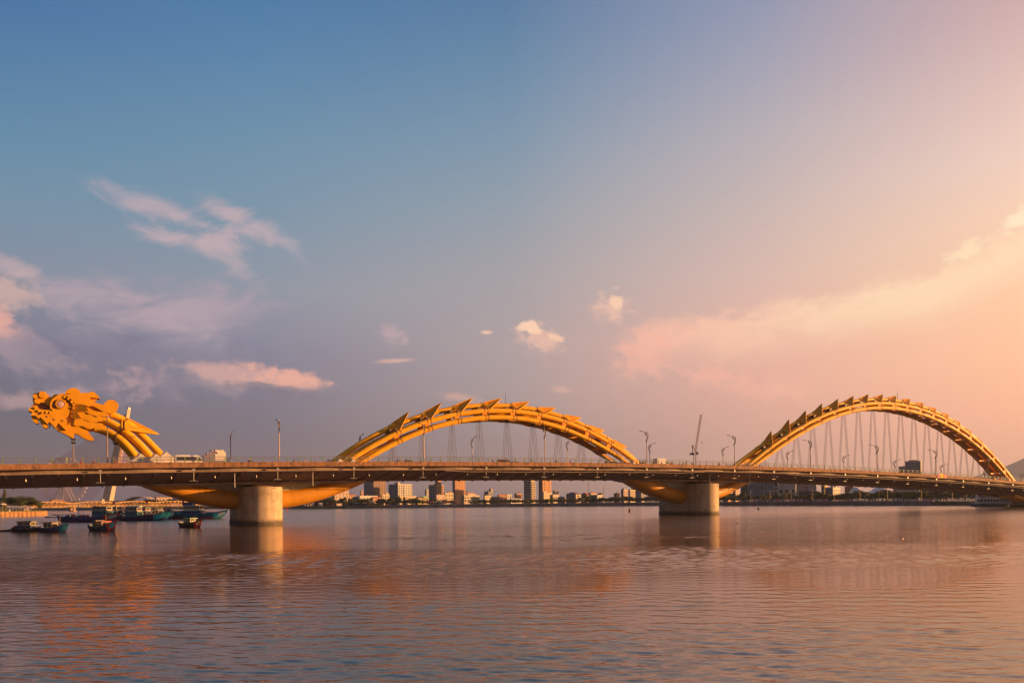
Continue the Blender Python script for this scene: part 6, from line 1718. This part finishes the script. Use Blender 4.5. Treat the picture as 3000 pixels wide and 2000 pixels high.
# ================================================================= TREES
LEAF=[leafmat('olive leaf',(.085,.085,.022),(.035,.04,.012)),leafmat('dark leaf',(.055,.065,.02),(.022,.03,.012)),leafmat('yellow green leaf',(.13,.115,.025),(.06,.06,.015))]
BARK=mat('grey brown bark',(.10,.07,.05),rough=.9,var=.3,scale=2)
def crown_mesh(seed,kind,nleaf=520,m=0,size=.24):
    r=random.Random(seed); q=MB(); cl=[]
    for k in range(9 if kind!='cone' else 12):
        if kind=='round': a=2*pi*r.random(); d=.62*sqrt(r.random()); z=-.45+.95*r.random(); cl.append((d*cos(a),d*sin(a),z,.34+.2*r.random()))
        elif kind=='wide': a=2*pi*r.random(); d=.85*sqrt(r.random()); z=-.3+.5*r.random(); cl.append((d*cos(a),d*sin(a),z,.3+.2*r.random()))
        else: z=-1+1.9*k/11.; cl.append(((r.random()-.5)*.2,(r.random()-.5)*.2,z,.62*(1-.42*(z+1))*.75+.08))
    for i in range(nleaf):
        c=cl[i%len(cl)]; v=Vector((r.gauss(0,1),r.gauss(0,1),r.gauss(0,1))).normalized()*(c[3]*(.55+.5*r.random()**.6))
        if kind=='cone': v.z*=.45
        p=Vector(c[:3])+v; n=(v.normalized()+Vector((r.gauss(0,.6),r.gauss(0,.6),r.gauss(0,.6)+.3))).normalized()
        u=n.orthogonal().normalized(); w_=n.cross(u); a=2*pi*r.random(); u2=u*cos(a)+w_*sin(a); w2=n.cross(u2); s=size*(.6+.8*r.random())
        q.add([p-u2*s*.5,p-w2*s*.32+n*s*.05,p+u2*s*.5,p+w2*s*.32+n*s*.05],[(0,1,2,3)])
    return q.mesh('crown',[LEAF[m]])
q=MB(); q.tube([(0,0,0),(.01,.0,.25),(-.01,.01,.5),(.02,0,.75)],[.05,.035,.028,.018],7)
for a in (0.4,2.2,4.1,5.3): q.tube([(0,0,.42+.04*a),(.16*cos(a),.16*sin(a),.62+.03*a),(.32*cos(a),.32*sin(a),.78+.02*a)],[.018,.012,.006],5)
TRUNK=q.mesh('trunk',[BARK],True)
CR={}
for m_ in (0,1,2):
    for k_2,kd in enumerate(('round','round','wide','cone')): CR[(m_,k_2)]=crown_mesh(50+m_*10+k_2,kd,620,m_,.33)
CRB=[crown_mesh(90+i,kd,2600,mm,.10) for i,(kd,mm) in enumerate((('round',1),('wide',1),('cone',0),('round',0)))]
def tree(label,loc,h,w_,mi,ki,group,big=None,rz=None):
    o=thing('tree',label,'tree',loc,rng.random()*6 if rz is None else rz,group)
    t=put('trunk',TRUNK,o); t.scale=(h*.55,h*.55,h)
    c=put('crown',CRB[big] if big is not None else CR[(mi,ki)],o,(0,0,h*.64 if ki!=3 else h*.56)); c.scale=(w_/1.7,w_/1.7,h*.40 if ki!=3 else h*.46)
    return o
# rows of trees on the far bank, named by what they stand in front of
segs=[(842,975,16,700,1451,1484,'dark trees at the far bank left end',1),(985,1075,9,704,1459,1479,'trees below the arcaded hall',1),(1110,1240,12,697,1457,1479,'trees below the white hotel slab',1),
 (1240,1330,8,706,1464,1478,'trees below the stepped tower',1),(1375,1535,15,698,1463,1477,'quay trees left of the balcony tower',1),(1536,1700,15,694,1462,1476,'quay trees below the brown tower',2),(1700,1960,21,672,1455,1474,'quay trees below the lattice masts',0),
 (2108,2290,15,560,1446,1471,'trees before the grey museum',0),(2290,2410,10,520,1444,1469,'trees before the blank white hall',0),(2400,2510,9,500,1444,1468,'trees left of the wavy pavilion',0),(2510,2640,12,490,1438,1467,'trees before the wavy pavilion',2),(2635,2770,13,470,1436,1467,'trees right of the wavy pavilion',2),(2765,2900,11,455,1434,1466,'trees beside the tour boat',2)]
for x0,x1,n,Yd,yt,yb,ds,mi in segs:
    n=int(n*1.3)
    for i in range(n):
        u=(i+.5+(rng.random()-.5)*.7)/n; x=x0+(x1-x0)*u; yy=Yd+rng.random()*26
        zt=at(x,yt-2+ (rng.random()**1.3)*(yb-yt)*.36,yy).z; h=max(4.5,zt-Z0+.9); wd=h*(.95+.5*rng.random()); wd=min(wd,26*yy/F)
        ki=rng.choice((0,0,1,1,2)) if mi!=1 else rng.choice((0,1,2,2,3))
        pos=at(x,1470,yy)
        tree(f'{ORD[i]} from the left of the {ds}' if i<n/2 else f'{ORD[n-1-i]} from the right of the {ds}',(pos.x,yy,Z0-.9),h,wd,mi if rng.random()<.7 else rng.choice((0,1,2)),ki,ds)
# nearer clump on the left bank
k=0
lt=[(-12,1447,430,9,1),(14,1433,440,5.5,2),(34,1452,432,8,0),(52,1446,436,8.5,1),(70,1449,430,8,3),(88,1452,428,7.5,0),(103,1459,426,6.5,1),(4,1462,420,7,3),(60,1460,418,6,0),(112,1470,424,4.5,3)]
for i,(x,yt,yy,wd,bg_) in enumerate(lt):
    pos=at(x,1480,yy); h=at(x,yt,yy).z-1.9
    lb=['round dark tree at the left picture edge','pointed pine rising highest in the left bank clump','bushy tree right of the pointed pine','broad dark tree in the middle of the left bank clump','round tree right of the broad middle one in the left clump','second last big tree of the left bank clump','small crowned tree at the right end of the left bank clump','low round tree behind the orange parasol','low bush like tree behind the white awnings','lowest shrub tree ending the left bank clump'][i]
    tree(lb,(pos.x,yy,1.85),h,wd,1,3 if bg_==2 else 0,'trees on the left bank lawn',bg_)
# low far shrubs under the truss bridge and behind the left arm: individual mangrove clumps
for i in range(26):
    x=118+ i*21.5+rng.random()*8; yy=845+rng.random()*25; pos=at(x,1480,yy); ds='dark bank shrubs behind the truss bridge'
    tree(f'{ORD[i]} from the left of the {ds}' if i<20 else f'{ORD[25-i]} from the right of the {ds}',(pos.x,yy,Z0-1.2),4.5+3*rng.random()+(4 if i in (14,15,17,18,19,20) else 0),9+5*rng.random(),1,2,ds)
# cafe things on the left lawn
p=at(8,1496,375); o=thing('parasol','orange lit white parasol on the left bank lawn','parasol',(p.x,375,1.9))
zt=at(8,1473,375).z-1.9; q=MB(); q.tube([(0,0,0),(0,0,zt)],.05,6); q.build('pole',[WHITE],o)
q=MB(); q.lathe([(1.7,zt-.75),(1.72,zt-.68),(1.0,zt-.25),(0,zt)],n=10); q.build('canopy',[mat('cream parasol cloth',(.68,.5,.4),rough=.8)],o)
for i,(x,y,lb) in enumerate(((3,1494,'pale low table under the orange lit parasol'),(20,1493,'small white cafe table right of the parasol'),(30,1493.5,'pale chair at the lawn edge right of the cafe table'))):
    p=at(x,y,372); o=thing('cafe_table' if i<2 else 'cafe_chair',lb,'table' if i<2 else 'chair',(p.x,372,1.9))
    q=MB(); q.box((0,0,.74 if i<2 else .45),(1.3-.5*i,.8,.08)); q.build('tabletop' if i<2 else 'seat',[WHITE],o)
    for sx in (-.4+.12*i,.4-.12*i): q=MB(); q.box((sx,0,.36 if i<2 else .22),(.07,.5,.7 if i<2 else .44)); q.build('leg',[WHITE],o)
    if i==2: q=MB(); q.box((-.3,0,.75),(.06,.7,.6)); q.build('backrest',[WHITE],o)
for x0,x1,y,lb in ((22,66,1484,'long white awning in front of the left bank trees'),(68,98,1487,'short pale awning at the right of the left bank trees')):
    a_=at(x0,y,400); b_=at(x1,y,400); o=thing('awning',lb,'awning',(a_.x,400,1.9)); w_=b_.x-a_.x; z=a_.z-1.9
    q=MB(); q.add([(0,-1.5,z-.25),(w_,-1.5,z-.25),(w_,1.5,z+.25),(0,1.5,z+.25),(0,-1.5,z-.33),(w_,-1.5,z-.33),(w_,1.5,z+.17),(0,1.5,z+.17)],[(0,1,2,3),(7,6,5,4),(0,4,5,1),(1,5,6,2),(2,6,7,3),(3,7,4,0)]); q.build('awning_roof',[TENTW],o)
    q=MB(); 
    for k in range(5): q.box((w_*(k+.1)/4.4,-1.4,(z-.3)/2),(.1,.1,z-.3))
    q.build('post',[WHITE],o)
# promenade lamps, crowd and grass strip
crowd=MB(); r=random.Random(3)
for i in range(230):
    x=2160+250*r.random() if i<150 else 2410+440*r.random(); f=(x-2100)/800
    yy=540-115*min(1,max(0,f))+r.random()*10; 
    while True:
        pos=at(x,1474,yy)
        break
    hh=1.5+.3*r.random(); crowd.lathe([(.0,0),(.2,.02),(.24,hh*.5),(.27,hh*.78),(.1,hh*.85),(.13,hh*.93),(0,hh)],(pos.x,yy,Z0-.3),6,mi=r.randrange(4))
tag(crowd.build('crowd',[SHIRTS[0],SHIRTS[1],SHIRTS[2],SHIRTS[4]]),'crowd of tiny people along the promenade right of the second pier','crowd',kind='stuff')
for i,x in enumerate((2200,2256,2318,2380,2444,2520,2600,2700,2790)):
    yy=525-110*min(1,(x-2100)/800); p=at(x,1474,yy); o=thing('promenade_lamp',f'{ORD[i]} slim promenade lamp from the left on the right bank','street lamp',(p.x,yy,Z0-.3),0,'slim lamps on the right bank promenade')
    q=MB(); q.tube([(0,0,0),(0,0,6.5)],.07,6); q.build('pole',[POLEM],o); q=MB(); q.lathe([(0,6.4),(.3,6.5),(.3,6.8),(0,7)],n=8); q.build('lamp_head',[GLASSL],o)
for i,(x0,x1,yy,lb) in enumerate(((2501,2516,470,'white goal shaped frame below the wavy pavilion'),(2807,2832,440,'white flat roofed pergola left of the tour boat'))):
    a_=at(x0,1463,yy); b_=at(x1,1463,yy); o=thing('pergola',lb,'pergola',(a_.x,yy,Z0-.3)); w_=b_.x-a_.x; h=a_.z-Z0+.3
    q=MB(); q.box((w_/2,0,h),(w_+.6,2.4,.3)); q.build('roof_slab',[WHITE],o)
    for x in (.2,w_-.2):
        for y in (-.9,.9): q=MB(); q.box((x,y,h/2),(.25,.25,h)); q.build('post',[WHITE],o)
# ---- hill at the right, haze put into its paler colour
q=MB(); Yh=4200.; pr=[(2500,1440),(2700,1432),(2860,1405),(2935,1372),(2960,1364),(2985,1353),(3000,1346),(3060,1338),(3150,1332),(3280,1330),(3450,1335),(3700,1370),(4000,1440)]
rows=[]
for dep,f in ((-700,0.),(-350,.45),(0,1.),(500,.8),(1200,0.)):
    row=[]
    for i,(x,y) in enumerate(pr):
        p=at(x,y,Yh); row.append((p.x*(1+dep/Yh*.4),Yh+dep,max(0,(p.z)*f*(1+.05*sin(i*2.3+dep)))-2))
    rows.append(row)
q.loft(rows,closed=False); o=q.build('hills',[mat('forested hill paled for haze',(.17,.125,.105),rough=.95,var=.3,scale=.01)],None,True); tag(o,kind='structure')

# ================================================================= HAZE
def haze(dens,col):
    q=MB(); q.box((300,3100,128),(12000,6400,268)); o=q.build('haze',[])
    m=bpy.data.materials.new('evening haze'); m.use_nodes=True; t=m.node_tree; t.nodes.remove(t.nodes['Principled BSDF'])
    v=t.nodes.new('ShaderNodeVolumePrincipled'); v.inputs['Color'].default_value=(*col,1); v.inputs['Density'].default_value=dens; v.inputs['Anisotropy'].default_value=.25
    t.links.new(v.outputs[0],t.nodes['Material Output'].inputs['Volume']); o.data.materials.append(m); tag(o,kind='stuff',label='thin evening haze over the river and city',cat='haze')
haze(.00008,(.55,.58,.74))
SC.cycles.volume_bounces=0; SC.cycles.max_bounces=6; SC.cycles.transparent_max_bounces=8
SC.cycles.use_adaptive_sampling=True; SC.cycles.adaptive_threshold=.02
